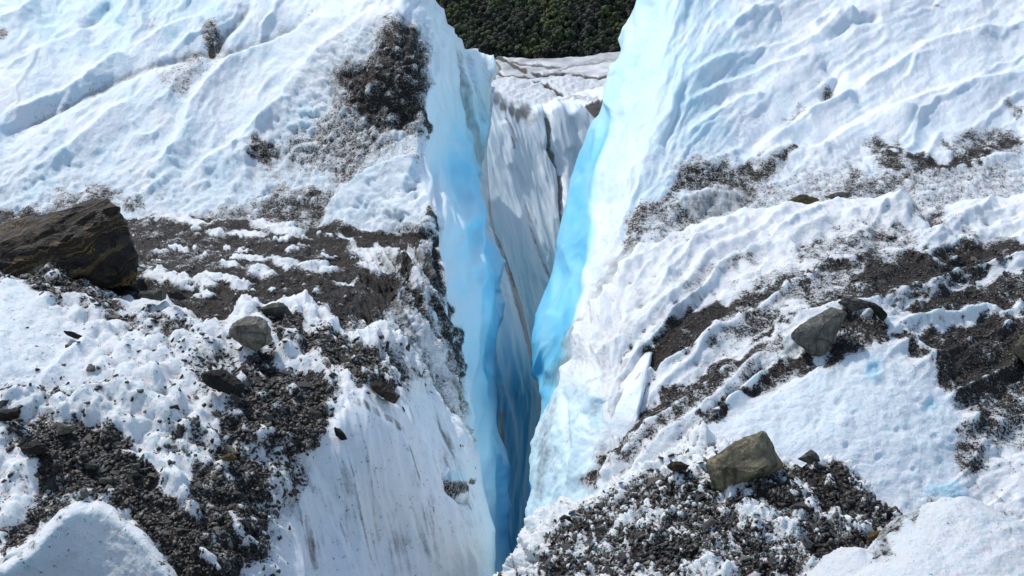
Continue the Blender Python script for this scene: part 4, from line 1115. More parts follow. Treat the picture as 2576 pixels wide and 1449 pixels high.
layer('ice_mound', [(-1100, 684), (0, 676), (60, 668), (100, 652), (135, 652), (170, 665), (210, 692), (260, 716), (320, 736), (420, 750), (470, 785), (510, 805), (560, 806), (600, 780), (640, 766), (700, 772), (730, 768), (755, 763), (790, 767), (830, 792),
                    (860, 826), (890, 838), (915, 832), (949, 829), (982, 840), (1012, 852), (1035, 874), (1072, 928), (1099, 975), (1125, 1003), (1159, 1053), (1185, 1100), (1209, 1146), (1217, 1216), (1235, 1286), (1249, 1333), (1247, 1400),
                    (1240, 1449), (1235, 1720), (-1100, 1720)],
      [(-200, 690, 14.3), (-1100, 690, 14.4), (-1100, 1100, 11.5), (-1100, 1700, 9.6), (0, 690, 14.3), (110, 652, 14.6), (57, 716, 13.9), (180, 790, 13.4), (340, 760, 14.0), (500, 800, 13.3), (600, 830, 13.0), (740, 768, 13.9), (860, 830, 13.5), (949, 830, 13.7), (1035, 876, 13.8), (1105, 966, 14.3), (1159, 1053, 14.5),
       (1209, 1146, 14.6), (1235, 1286, 14.7), (1249, 1400, 14.7), (1215, 1340, 13.6), (1150, 1200, 13.1), (1000, 1200, 11.9), (0, 900, 12.2), (300, 950, 12), (600, 950, 12), (900, 950, 12.3), (1050, 1050, 12.7), (0, 1100, 11.3), (300, 1100, 11.3), (600, 1150, 11.2), (900, 1100, 11.75), (1100, 1200, 12.6),
       (800, 1300, 11.35), (1000, 1350, 11.9), (1150, 1400, 12.7), (400, 1250, 10.7), (600, 1400, 10.3), (0, 1250, 10.7), (0, 1449, 10.1), (900, 1600, 11.0), (1200, 1600, 12.8), (300, 1600, 9.8)],
      lf, edge_w=26, edge_r=.5, step=2.5)


# ---- smooth mound in the lower left corner
def lmnd(x, y, s, P, d):
    lump = billow(P[:, 0] * 7, P[:, 1] * 6, P[:, 2] * 7, 3, 706, .6)
    h = 6 * fbm(x / 120, y / 120, 0, 3, 701) + 1.8 * lump
    edge = sm(34, 4, s)
    h += edge * lump * 5
    D = .15 + .3 * edge * sm(0, .5, fbm(x / 30, y / 30, 0, 2, 702))
    return h, dict(dirt=D, blue=np.full_like(x, .14), silt_shade=np.full_like(x, .2), grain=np.full_like(x, 1.0), gravel=np.full_like(x, .006))  # even grey tone paints in the shade on the mound's front


layer('snow_mound', [(-1100, 1560), (0, 1419), (60, 1383), (110, 1326), (150, 1283), (185, 1266), (200, 1260), (225, 1266), (245, 1259), (283, 1273), (317, 1306), (367, 1340), (400, 1386), (440, 1440), (480, 1500), (560, 1720), (-1100, 1720)],
      [(0, 1419, 9.7), (150, 1283, 10), (233, 1263, 10), (367, 1340, 9.7), (470, 1500, 9.4), (150, 1449, 9.93), (300, 1449, 9.80), (100, 1700, 9.85), (-200, 1560, 9.0), (-1100, 1560, 9.2), (-1100, 1720, 8.8)],
      lmnd, edge_w=30, edge_r=.22, step=2.8)


# ---- far part of the glacier, a low ice hump in front of it and a grit bank
def far(x, y, s, P, d):
    h = 1.6 * fbm(x / 60, y / 12, 0, 3, 801)
    D = np.zeros_like(x); S = .52 + .22 * fbm(x / 60, y / 10, 0, 3, 802)
    wob = 2.5 * fbm(x / 14, y / 14, 0, 2, 803)
    for ln, v_, wd in [([(1185, 124), (1240, 136), (1262, 146), (1290, 160), (1310, 173), (1330, 181)], 1.0, 4.5), ([(1330, 181), (1370, 186), (1420, 184), (1500, 192), (1540, 188)], .95, 3.2),
                       ([(1250, 180), (1275, 190), (1340, 192), (1390, 184)], .9, 2.8), ([(1270, 150), (1330, 160), (1420, 168)], .7, 2.6), ([(1470, 196), (1520, 202)], .8, 2.6),
                       ([(1240, 140), (1260, 170), (1245, 188)], .7, 2.4), ([(1400, 178), (1440, 165), (1540, 152)], .55, 2.6)]:
        stroke(D, x, y + wob, ln, v_, wd)
        ridge(h, x, y + wob, ln, -9 * v_, 5, 8, 1.2)
    h += 3.0 * ridged((y + .2 * x) / 16, x / 90, 0, 2, 804)
    ell(D, x, y, 1205, 128, 30, 8, .7)
    return h, dict(dirt=D, blue=np.full_like(x, .06), silt_shade=np.clip(S, 0, 1), grain=np.full_like(x, 0))


layer('far_glacier', [(560, 112), (1180, 125), (1215, 130), (1250, 139), (1290, 145), (1330, 147), (1370, 147), (1420, 144), (1470, 142), (1510, 134), (1545, 129), (2140, 112), (2140, 330), (560, 330)],
      [(1180, 125, 1050), (1330, 147, 830), (1545, 130, 1000), (1060, 118, 1100), (1640, 118, 1050), (1250, 190, 540), (1540, 190, 540), (1250, 300, 290), (1540, 300, 290)], far, edge_w=3, edge_r=20, step=2.2, ystep=1.2, back=40)


def hump(x, y, s, P, d):
    h = 7 * ridged((y + .3 * (x - 1230)) / 16, x / 70, 0, 2, 811) + 3 * fbm(x / 16, y / 10, 0, 3, 812)
    D = .10 + np.zeros_like(x)
    wob = 3 * fbm(x / 14, y / 14, 0, 2, 813)
    stroke(D, x, y + wob, [(1338, 197), (1362, 203), (1386, 216), (1402, 230), (1420, 240)], .92, 4.5)
    stroke(D, x, y + wob, [(1310, 200), (1350, 220), (1420, 246)], .25, 4)
    ridge(h, x, y + wob, [(1338, 197), (1362, 203), (1386, 216), (1402, 230), (1420, 240)], -16, 8, 8, 1.2)
    D = np.maximum(D, .2 * sm(1420, 1470, x))
    return h, dict(dirt=D, blue=np.full_like(x, .07), silt_shade=np.full_like(x, .46), grain=np.full_like(x, .05))


layer('far_glacier', [(700, 186), (1230, 199), (1270, 196), (1300, 195), (1335, 196), (1360, 197), (1390, 191), (1440, 189), (1480, 196), (1515, 201), (2140, 186), (2140, 330), (700, 330)],
      [(1230, 199, 170), (1300, 195, 175), (1440, 189, 190), (1640, 190, 190), (1150, 190, 170), (1230, 260, 110), (1440, 260, 118), (1640, 300, 105), (1200, 330, 85)], hump, edge_w=8, edge_r=7, step=2.2, ystep=1.5, back=6)


def bank(x, y, s, P, d):
    lump = billow(P[:, 0] * 1.0, P[:, 1] * .4, P[:, 2] * 1.0, 3, 820)
    h = 5 * ridged((y - .12 * x) / 9, x / 80, 0, 2, 821) + 3 * lump
    D = .16 + np.zeros_like(x); u, v = warp(x, y, 5, 14, 823)
    blob(D, u, v, [(1466, 266), (1490, 256), (1520, 252), (1520, 300), (1494, 300), (1480, 285)], .95, 6)
    stroke(D, u, v, [(1380, 255), (1440, 245), (1515, 240)], .45, 4); stroke(D, u, v, [(1440, 250), (1515, 249)], .45, 4)
    return h, dict(dirt=D, blue=np.full_like(x, .05), silt_shade=np.full_like(x, .28), grain=np.full_like(x, .2))


layer('far_glacier', [(1330, 268), (1375, 258), (1400, 247), (1430, 240), (1470, 226), (1520, 220), (1640, 214), (2100, 205), (2100, 360), (1330, 360)],
      [(1375, 258, 60), (1430, 240, 64), (2100, 205, 78), (1520, 220, 70), (1640, 214, 72), (1400, 300, 50), (1500, 290, 52), (1640, 340, 46)], bank, edge_w=6, edge_r=2.5, step=2, ystep=1.4, back=3)
LU, FIN, CB, RU, RM, RB, RG, LEDGE, LF, LM = range(10)

# ------------------------------------------------------------------ rocks
M_BAND = rock_material('banded_schist', (.004, .003, .0025), (.013, .010, .008), (.062, .045, .030), strata=(.36, .22, .06), scale=2.6, rot=(0, math.radians(24), math.radians(10)))
M_TAN = rock_material('tan_stone', (.13, .118, .09), (.33, .30, .24), (.45, .42, .34), scale=5)
M_GREY = rock_material('grey_stone', (.07, .068, .058), (.20, .195, .165), (.32, .31, .26), scale=6)
M_DARK = rock_material('dark_slate', (.010, .009, .008), (.026, .023, .021), (.060, .054, .047), scale=7)
M_OLIVE = rock_material('olive_stone', (.075, .066, .045), (.25, .22, .14), (.42, .375, .24), scale=3.5, lichen=(.35, .30, .13))
M_BROWN = rock_material('brown_stone', (.03, .022, .015), (.10, .07, .04), (.22, .16, .09), scale=7)
M_OCHRE = rock_material('ochre_stone', (.10, .065, .025), (.26, .17, .06), (.38, .28, .12), scale=8)
M_GREEN = rock_material('green_grey_stone', (.055, .06, .048), (.13, .14, .11), (.24, .25, .20), scale=8)
M_DUSTY = rock_material('yellow_lichen_stone', (.06, .055, .03), (.13, .115, .05), (.26, .225, .06), scale=9, lichen=(.28, .23, .04))


def rock(name, outline, inner, lay, foot, thick, mat, label, lift=0.0, rough=.035, bevel=.012, seed=1, cat='rock', sink=0.0, strata=None, chips=12, deep=.84):
    """angular stone: outline and inner facet corners given as (x, y, nearer-by) in picture units at the stone's own depth"""
    p, n, d = surf(lay, *foot)
    d = d - lift
    u = d / F
    xs = np.array([q[0] for q in outline], float); ys = np.array([q[1] for q in outline], float)
    mx, my = xs.mean(), ys.mean()
    pts = [(q[0], q[1], q[2] if len(q) > 2 else 0) for q in outline] + list(inner)
    r = np.random.default_rng(seed)
    for q in outline:
        k = .72 + .16 * r.random()
        pts.append((mx + (q[0] - mx) * k, my + (q[1] - my) * k, -thick * (.7 + .3 * r.random())))
    a = np.array(pts, float)
    P = world(a[:, 0], a[:, 1], d - a[:, 2] * u)
    bm = bmesh.new()
    for v in P: bm.verts.new(v)
    g = bmesh.ops.convex_hull(bm, input=bm.verts)
    bmesh.ops.delete(bm, geom=list({e for e in g['geom_interior'] + g['geom_unused'] if isinstance(e, bmesh.types.BMVert)}), context='VERTS')
    bmesh.ops.dissolve_limit(bm, angle_limit=math.radians(7), verts=bm.verts, edges=bm.edges)
    size = max(np.ptp(xs), np.ptp(ys)) * u
    bmesh.ops.bevel(bm, geom=list(bm.edges), offset=size * bevel * .5, segments=2, affect='EDGES', profile=.6, clamp_overlap=True)
    bmesh.ops.triangulate(bm, faces=bm.faces)
    for _ in range(5):
        lim = max(size / 45, .006)
        es = [e for e in bm.edges if e.calc_length() > lim]
        if not es or len(bm.verts) > 9000: break
        bmesh.ops.subdivide_edges(bm, edges=es, cuts=1)
        bmesh.ops.triangulate(bm, faces=[f for f in bm.faces if len(f.verts) > 3])
    bm.normal_update()
    V = np.array([v.co for v in bm.verts]); Nn = np.array([v.normal for v in bm.verts])
    s = V / size
    h = fbm(s[:, 0] * 2.2, s[:, 1] * 2.2, s[:, 2] * 2.2, 3, seed + 3) * 1.0 + ridged(s[:, 0] * 4, s[:, 1] * 4, s[:, 2] * 6, 3, seed + 5) * .45 + fbm(s[:, 0] * 14, s[:, 1] * 14, s[:, 2] * 14, 2, seed + 8) * .22
    cen = V.mean(0); rr = np.random.default_rng(seed + 50)
    for _ in range(chips):                                  # chipped facets
        nd = rr.normal(size=3); nd /= np.linalg.norm(nd); pr = (V - cen) @ nd
        lim = pr.max() * rr.uniform(deep, .97)
        V = V - nd * np.maximum(0, pr - lim)[:, None]
    if strata:
        q = V @ np.array(strata) + .10 * size * fbm(s[:, 0] * 2.5, s[:, 1] * 2.5, s[:, 2] * 2.5, 2, seed)
        h = h + .75 * ridged(q * 9 / size, q * 0, 0, 3, seed + 11) + .25 * ridged(q * 34 / size, q * 0, 0, 2, seed + 12)
    h = h * rough * size
    V = V + Nn * h[:, None]
    V[:, 2] -= sink
    org = np.array([V[:, 0].mean(), V[:, 1].mean(), V[:, 2].min()])
    F_ = [[v.index for v in f.verts] for f in bm.faces]
    bm.free()
    me = bpy.data.meshes.new(name); me.from_pydata([tuple(v) for v in V - org], [], F_)
    me.polygons.foreach_set('use_smooth', np.ones(len(me.polygons), bool)); me.materials.append(mat); me.update()
    me.set_sharp_from_angle(angle=math.radians(24))
    o = bpy.data.objects.new(name, me); COL.objects.link(o); o.location = org
    o['label'] = label; o['category'] = cat
    return o


rock('boulder', [(-150, 640, -20), (0, 564, -60), (60, 551, -60), (143, 546, -50), (157, 539, -40), (253, 506, -20), (268, 502, -15), (284, 519, -10), (307, 552, 0), (315, 580, 5), (333, 616, 10), (348, 643, 15), (351, 683, 20), (354, 717, 20),
                 (337, 724, 30), (293, 726, 50), (253, 716, 65), (-150, 770, 60)],
     [(222, 524, 20), (242, 585, 75), (262, 650, 92), (200, 690, 95), (0, 612, 40), (-150, 690, 70), (100, 585, 30)], LEDGE, (300, 738), 170, M_BAND,
     'huge dark brown boulder with ochre bands on the left debris ledge', rough=.026, bevel=.012, seed=2, cat='boulder', lift=.0, strata=(-.40, .1, .9), chips=5, deep=.94)
rock('boulder', [(1774, 1166), (1784, 1149), (1817, 1126), (1850, 1106), (1904, 1086), (1924, 1080), (1937, 1099), (1950, 1126), (1964, 1146), (1973, 1163), (1970, 1179), (1957, 1189), (1944, 1193), (1897, 1201), (1884, 1213), (1850, 1225), (1817, 1240), (1804, 1245), (1797, 1226), (1785, 1203)],
     [(1822, 1139, 34), (1828, 1176, 62), (1908, 1096, 14), (1950, 1160, 44), (1890, 1186, 66), (1806, 1200, 30)], RB, (1815, 1240), 110, M_OLIVE,
     'olive brown faceted boulder perched on the right foreground debris ridge', seed=4, cat='boulder', rough=.024, sink=.01, chips=9, deep=.90, bevel=.008)
rock('rock', [(568, 826), (580, 806), (600, 793), (627, 787), (653, 790), (673, 800), (682, 823), (686, 846), (673, 860), (653, 870), (640, 877), (617, 864), (587, 845)],
     [(592, 812, 26), (640, 806, 30), (664, 822, 28), (660, 850, 24), (628, 845, 34), (594, 830, 26)], LF, (640, 884), 70, M_TAN,
     'rounded tan rock at the head of the slate patch on the left mound', seed=6, lift=.08, sink=.03)
rock('rock', [(633, 782), (707, 757), (724, 770), (741, 801), (727, 803), (683, 784), (653, 788)], [(700, 772, 18)], LF, (690, 800), 44, M_GREEN,
     'flat greenish slab leaning behind the rounded tan rock', seed=7)
rock('rock', [(493, 942), (507, 931), (560, 930), (587, 943), (612, 965), (617, 985), (590, 994), (550, 986), (510, 963)], [(545, 945, 16), (590, 972, 18)], LF, (565, 990), 40, M_DARK,
     'dark flat slate slab just below left of the rounded tan rock', seed=8, lift=.06)
rock('rock', [(928, 964), (940, 957), (960, 962), (1011, 999), (997, 1019), (969, 1008), (942, 986)], [(965, 980, 14), (992, 1004, 12)], LF, (975, 1010), 36, M_BROWN,
     'brown elongated stone at the top of the grey ice wall', seed=9, lift=.08)
rock('rock', [(343, 740), (367, 731), (407, 726), (421, 736), (418, 751), (405, 757), (352, 747)], [(390, 738, 14)], LF, (385, 762), 36, M_GREEN,
     'pale green grey flat stone beside the foot of the banded boulder', seed=10, lift=.1)
rock('rock', [(420, 734), (447, 730), (474, 750), (452, 757), (425, 750)], [(445, 741, 12)], LF, (447, 764), 30, M_DARK,
     'dark stone touching the pale green grey flat stone', seed=11, lift=.1)
rock('rock', [(553, 1153), (563, 1145), (587, 1137), (596, 1151), (590, 1160), (560, 1160)], [(575, 1148, 10)], LF, (575, 1164), 26, M_OCHRE,
     'small ochre stone in the middle of the left foreground slate', seed=12, lift=.05)
rock('rock', [(48, 1127), (67, 1112), (93, 1107), (114, 1118), (132, 1134), (100, 1143), (57, 1145)], [(92, 1120, 18), (70, 1130, 16)], LF, (90, 1150), 36, M_DARK,
     'dark angular slate block near the left frame edge in the debris', seed=13, lift=.05)
rock('rock', [(40, 1124), (60, 1098), (79, 1108), (70, 1126)], [(60, 1112, 8)], LF, (60, 1136), 26, M_DARK,
     'thin dark slate shard propped behind the dark angular block', seed=14)
rock('rock', [(137, 1070), (147, 1063), (187, 1068), (191, 1080), (173, 1090), (143, 1094)], [(165, 1074, 14)], LF, (165, 1098), 30, M_TAN,
     'small tan stone block at the upper edge of the left foreground debris', seed=15, lift=.03)
rock('rock', [(-36, 1036), (0, 1032), (40, 1028), (56, 1033), (54, 1050), (27, 1060), (-26, 1058)], [(20, 1040, 14)], LF, (20, 1064), 34, M_DARK,
     'dark grey stone cut by the left frame edge among snow knobs', seed=16, lift=.05)
rock('rock', [(155, 831), (180, 834), (207, 845), (223, 856), (200, 855), (167, 842)], [], LF, (190, 858), 16, M_DARK,
     'thin dark sliver of slate lying on the smooth left snow', seed=17, lift=.05, rough=.02)
rock('rock', [(838, 1073), (855, 1078), (869, 1093), (874, 1105), (860, 1108), (845, 1096)], [(857, 1092, 9)], LF, (858, 1110), 22, M_DARK,
     'lone dark stone at the right end of the left slate patch', seed=18, lift=.05)
rock('rock', [(213, 1167), (230, 1162), (254, 1174), (240, 1180), (214, 1180)], [(232, 1169, 8)], LF, (232, 1184), 20, M_GREEN,
     'pale green flat stone between the left foreground snow lumps', seed=19, lift=.04)
rock('rock', [(247, 1204), (267, 1199), (294, 1205), (287, 1215), (250, 1217)], [(268, 1206, 8)], LF, (268, 1221), 20, M_GREY,
     'flat grey stone just above the lower left snow mound', seed=20, lift=.04)
rock('rock', [(326, 1167), (353, 1164), (352, 1178), (332, 1180)], [(340, 1170, 8)], LF, (340, 1184), 20, M_GREY,
     'squarish grey stone right of the pale green flat stone', seed=21, lift=.04)
rock('rock', [(329, 1186), (345, 1182), (354, 1197), (331, 1199)], [(340, 1190, 8)], LF, (340, 1203), 20, M_GREEN,
     'pale green stone directly below the squarish grey stone', seed=22, lift=.04)
rock('rock', [(200, 1233), (216, 1228), (226, 1240), (222, 1252), (204, 1253)], [(212, 1238, 8)], LF, (212, 1256), 20, M_GREY,
     'pale block stone resting against the crest of the lower left mound', seed=23, lift=.04)
rock('rock', [(1984, 833), (2000, 815), (2034, 795), (2067, 772), (2094, 759), (2117, 764), (2135, 776), (2130, 784), (2110, 813), (2094, 843), (2080, 873), (2077, 884), (2064, 889), (2044, 884), (2017, 864), (1994, 847)],
     [(2074, 806, 26), (2036, 862, 22), (2110, 776, 16), (2066, 878, 20)], RM, (2060, 892), 60, M_GREY,
     'large tilted grey rock leaning on the peak of the right ridge', seed=24, sink=.04, lift=.02, rough=.02)
rock('rock', [(2098, 760), (2130, 750), (2177, 755), (2199, 763), (2190, 776), (2174, 775), (2137, 778)], [(2150, 762, 10)], RM, (2150, 784), 34, M_GREY,
     'flat grey slab capping the peak of the right ridge', seed=25, lift=.02)
rock('rock', [(2178, 757), (2200, 762), (2219, 773), (2234, 793), (2228, 812), (2213, 803), (2196, 782)], [(2210, 784, 8)], RM, (2215, 815), 30, M_DARK,
     'dark slab drooping off the right side of the capping slab', seed=26, lift=.02)
rock('rock', [(2534, 873), (2550, 856), (2576, 844), (2640, 848), (2660, 900), (2610, 930), (2576, 921), (2551, 888)], [(2580, 866, 16), (2600, 900, 18)], RM, (2600, 936), 70, M_OLIVE,
     'olive grey rock cut by the right frame edge', seed=27, lift=.1)
rock('rock', [(2005, 1155), (2023, 1143), (2040, 1130), (2050, 1138), (2060, 1148), (2068, 1162), (2034, 1168)], [(2040, 1145, 14)], RB, (2036, 1170), 34, M_GREY,
     'small pointed grey rock on the skyline right of the olive boulder', seed=28, lift=.03)
rock('rock', [(2177, 1353), (2190, 1339), (2228, 1331), (2221, 1350), (2200, 1364), (2180, 1370)], [(2200, 1346, 10)], RB, (2200, 1366), 30, M_OCHRE,
     'yellowish stone in the notch beside the right snow mound', seed=29, lift=.03)
rock('rock', [(1675, 1174), (1689, 1163), (1712, 1162), (1737, 1170), (1725, 1183), (1690, 1186)], [(1705, 1170, 12)], RB, (1705, 1190), 28, M_BROWN,
     'small brown stone left of the olive boulder', seed=30, lift=.03)
rock('rock', [(1979, 503), (2010, 492), (2027, 490), (2066, 500), (2050, 515), (2010, 521), (1980, 518)], [(2020, 502, 10)], RU, (2020, 512), 30, M_DUSTY,
     'yellow lichened stone behind the crest of the right ridge', seed=31, lift=.25)
rock('rock', [(2072, 496), (2110, 483), (2140, 484), (2148, 495), (2100, 503)], [(2115, 490, 8)], RU, (2110, 500), 26, M_GREY,
     'flat brownish slab right of the yellow lichened stone', seed=32, lift=.2)

# ------------------------------------------------------------------ slate chips and gravel
CHIP = chip_material()
rc = np.random.default_rng(5)
TINTS = [('dark', (.010, .0085, .0075)), ('dark', (.016, .0135, .012)), ('dark', (.026, .022, .019)), ('brown', (.07, .05, .033)), ('grey', (.11, .105, .095)), ('pale green', (.17, .175, .135))]
TW = [.28, .22, .17, .14, .12, .07]


def chip_template(k):
    r = np.random.default_rng(900 + k)
    v = r.normal(size=(11, 3)); v /= np.linalg.norm(v, axis=1, keepdims=True)
    v *= np.array([.5, .30 + .14 * r.random(), .10 + .10 * r.random()]) * (.8 + .35 * r.random((11, 1)))
    bm = bmesh.new()
    for q in v: bm.verts.new(q)
    g = bmesh.ops.convex_hull(bm, input=bm.verts)
    bmesh.ops.delete(bm, geom=list({e for e in g['geom_interior'] + g['geom_unused'] if isinstance(e, bmesh.types.BMVert)}), context='VERTS')
    bmesh.ops.triangulate(bm, faces=bm.faces)
    bm.verts.ensure_lookup_table(); bm.verts.index_update()
    V = np.array([x.co for x in bm.verts]); Fc = np.array([[x.index for x in f.verts] for f in bm.faces])
    bm.free()
    return V, Fc


TEMPL = [chip_template(k) for k in range(24)]
CHIP_MESH = {}


def chip_mesh(k, ti):
    if (k, ti) not in CHIP_MESH:
        V, Fc = TEMPL[k]
        me = bpy.data.meshes.new('slate_chip'); me.from_pydata([tuple(v) for v in V], [], [tuple(int(i) for i in f) for f in Fc])
        me.materials.append(CHIP); me.update()
        at = me.attributes.new('tint', 'FLOAT_COLOR', 'POINT')
        at.data.foreach_set('color', np.tile(np.array([*TINTS[ti][1], 1], np.float32), (len(V), 1)).ravel())
        CHIP_MESH[(k, ti)] = me
    return CHIP_MESH[(k, ti)]


def frames(N, r, tilt):
    n = N + r.normal(size=N.shape) * tilt
    n /= np.linalg.norm(n, axis=1, keepdims=True)
    t = r.normal(size=N.shape); t -= n * np.sum(t * n, 1, keepdims=True); t /= np.linalg.norm(t, axis=1, keepdims=True)
    return np.stack([t, np.cross(n, t), n], -1)


def pick(lay, n, r):
    L = LAYERS[lay]; g = np.array(L['A'].get('gravel', 0) * np.ones(len(L['x'])))
    g = g * (L['s'] > 5) * (L['x'] > -60) * (L['x'] < 2640) * (L['y'] < 1480)
    return r.choice(len(g), n, p=g / g.sum(), replace=True), L


def place_of(lay, x, y):
    if lay == LF:
        if y < 1010 and x > 560: return 'in the debris band below the rounded tan rock', 'slate chips below the rounded tan rock'
        if x < 470 and y > 1040: return 'in the debris above the lower left snow mound', 'slate chips above the lower left snow mound'
        if y > 1010: return 'in the slate patch beside the grey ice wall', 'slate chips beside the grey ice wall'
        return 'among the snow knobs of the left mound', 'slate chips among the left snow knobs'
    if lay == RB: return 'on the debris ridge around the olive boulder', 'slate chips around the olive boulder'
    if lay == RM: return 'in the dark grit of the right ridge', 'slate chips on the right ridge'
    return 'on the dark ledge beside the banded boulder', 'slate chips on the left ledge'


# chips one can tell apart : objects of their own
taken = []
for lay, n, lo, hi in ((LF, 130, 15, 40), (RB, 92, 16, 46), (RM, 44, 13, 26), (LEDGE, 24, 11, 20)):
    ii, L = pick(lay, n * 6, rc)
    R = frames(L['N'][ii], rc, .22)
    made = 0
    for q, i in enumerate(ii):
        x, y = L['x'][i], L['y'][i]
        if x < -10 or x > 2586 or y > 1455: continue
        if any((x - a) ** 2 + (y - b) ** 2 < c * c for a, b, c in taken): continue
        s = (lo + (hi - lo) * rc.random() ** 1.7)
        taken.append((x, y, s * .9))
        k = int(rc.integers(24)); ti = int(rc.choice(6, p=TW))
        o = bpy.data.objects.new('slate_chip', chip_mesh(k, ti)); COL.objects.link(o)
        sz = s * L['px'][i] * 1.25
        m = Matrix(R[q].tolist()).to_4x4()
        o.matrix_world = Matrix.Translation(Vector(L['V'][i] + L['N'][i] * sz * .05)) @ m @ Matrix.Scale(sz, 4)
        wh, gr = place_of(lay, x, y)
        o['label'] = f'{TINTS[ti][0]} flat slate chip lying {wh}'; o['category'] = 'stone'; o['group'] = f'{TINTS[ti][0]} {gr}'
        made += 1
        if made >= n: break

# the small grit nobody could count
VV, FF, TT = [], [], []; base = 0
for lay, n, lo, hi in ((LF, 13500, 3.2, 20), (RB, 5600, 3.5, 22), (RM, 5000, 3.5, 11), (LEDGE, 4500, 3.5, 11)):
    ii, L = pick(lay, n, rc)
    R = frames(L['N'][ii], rc, .30)
    S = (lo + (hi - lo) * rc.random(n) ** 2.8) * L['px'][ii] * 1.25
    kk = rc.integers(24, size=n); tt = rc.choice(6, size=n, p=TW)
    jit = rc.normal(size=(n, 3)) * (L['px'][ii] * 1.0)[:, None]
    for k in range(24):
        m = np.where(kk == k)[0]
        V, Fc = TEMPL[k]
        W_ = np.einsum('nij,vj->nvi', R[m], V) * S[m][:, None, None] + (L['V'][ii[m]] + jit[m] + L['N'][ii[m]] * (S[m] * .03)[:, None])[:, None]
        VV.append(W_.reshape(-1, 3))
        FF.append((Fc[None] + (np.arange(len(m)) * len(V))[:, None, None]).reshape(-1, 3) + base)
        base += len(m) * len(V)
        TT.append(np.repeat(np.array([TINTS[t][1] for t in tt[m]]).reshape(-1, 3) * (.7 + .6 * rc.random((len(m), 1))), len(V), 0))
g = link_mesh('gravel', np.concatenate(VV), np.concatenate(FF), CHIP, smooth=False)
cattr(g, 'tint', np.concatenate(TT))
g['kind'] = 'stuff'; g['label'] = 'dark slate grit scattered over the debris patches on the ice'; g['category'] = 'gravel'

# ------------------------------------------------------------------ far hill with its wood
def hill_z(x, y):
    return -26 + np.maximum(y - 985, -20) * (.50 + .04 * np.sin(x / 60)) + 3.5 * fbm(x / 45, y / 45, 0, 3, 901)


t = NT('hill_undergrowth')
t.l(t.ramp(t.noise(t.coord(), .25, 6, .7), [(.3, (.012, .013, .008)), (.55, (.03, .030, .016)), (.7, (.05, .042, .024))]), t.b.inputs['Base Color'])
t.b.inputs['Roughness'].default_value = .95; t.b.inputs['Specular IOR Level'].default_value = .1
HM = t.m
gx, gy = np.meshgrid(np.linspace(-420, 420, 170), np.linspace(955, 1500, 140))
hz = hill_z(gx, gy)
V = np.stack([gx, gy, hz], -1).reshape(-1, 3); n_ = gx.shape[1]
q = (np.arange(gx.shape[0] - 1)[:, None] * n_ + np.arange(n_ - 1)[None]).ravel()
hill = link_mesh('hill', V, np.stack([q, q + 1, q + 1 + n_, q + n_], -1), HM); hill['kind'] = 'structure'

t = NT('leaves')
t.l(t.attr('tint').outputs['Color'], t.b.inputs['Base Color'])
t.b.inputs['Roughness'].default_value = .8; t.b.inputs['Specular IOR Level'].default_value = .15
LEAF = t.m
t = NT('bark'); t.l(t.ramp(t.noise(t.coord(), 6, 4, .6), [(.3, (.02, .016, .012)), (.7, (.06, .05, .04))]), t.b.inputs['Base Color']); BARK = t.m


def quads_at(C, size, r, up=.35, out=None):
    n = len(C)
    nn = r.normal(size=(n, 3)); nn[:, 2] = np.abs(nn[:, 2]) + up
    if out is not None: nn = out + .35 * r.normal(size=(n, 3))
    nn = nn * 1.0; nn /= np.linalg.norm(nn, axis=1, keepdims=True)
    a = np.cross(nn, r.normal(size=(n, 3))); a /= np.linalg.norm(a, axis=1, keepdims=True)
    b = np.cross(nn, a)
    s = (size * (.6 + .8 * r.random(n)))[:, None]
    return np.stack([C - a * s, C - b * s * .7, C + a * s, C + b * s * .7], 1)


rt = np.random.default_rng(77)
crowns = []
bm = bmesh.new(); bmesh.ops.create_icosphere(bm, subdivisions=2, radius=1.0)
IV = np.array([v.co for v in bm.verts]); IF = np.array([[v.index for v in f.verts] for f in bm.faces]); bm.free()
for k in range(10):                                   # deciduous crowns : ragged lobes with leaf clumps standing out of them
    r = np.random.default_rng(300 + k); cv, cf = [], []; n0 = 0
    for _ in range(5):
        c = r.normal(size=3) * np.array([.24, .24, .16]) + np.array([0, 0, .60])
        rr = .17 + .11 * r.random()
        v = c + IV * (rr * (1 + .22 * r.normal(size=(len(IV), 1)))) * np.array([1, 1, .95])
        cv.append(v); cf.append(IF + n0); n0 += len(v)
        p = r.normal(size=(9, 3)); p /= np.linalg.norm(p, axis=1, keepdims=True)
        q = quads_at(c + p * rr * 1.12, .06, r, out=p).reshape(-1, 3)
        i = np.arange(len(q)).reshape(-1, 4) + n0
        cv.append(q); cf += [i[:, [0, 1, 2]], i[:, [0, 2, 3]]]; n0 += len(q)
    crowns.append((np.concatenate(cv), np.concatenate(cf)))


class Wood:
    def __init__(self): self.v, self.f, self.t, self.n = [], [], [], 0

    def add(self, crown, scale, at, tint):
        v = crown[0] * scale + at
        self.v.append(v); self.f.append(crown[1] + self.n); self.n += len(v)
        self.t.append(np.tile(tint, (len(v), 1)))

    def build(self, name, smooth):
        ob = link_mesh(name, np.concatenate(self.v), np.concatenate(self.f), LEAF, smooth=smooth)
        cattr(ob, 'tint', np.concatenate(self.t)); ob['kind'] = 'stuff'
        return ob


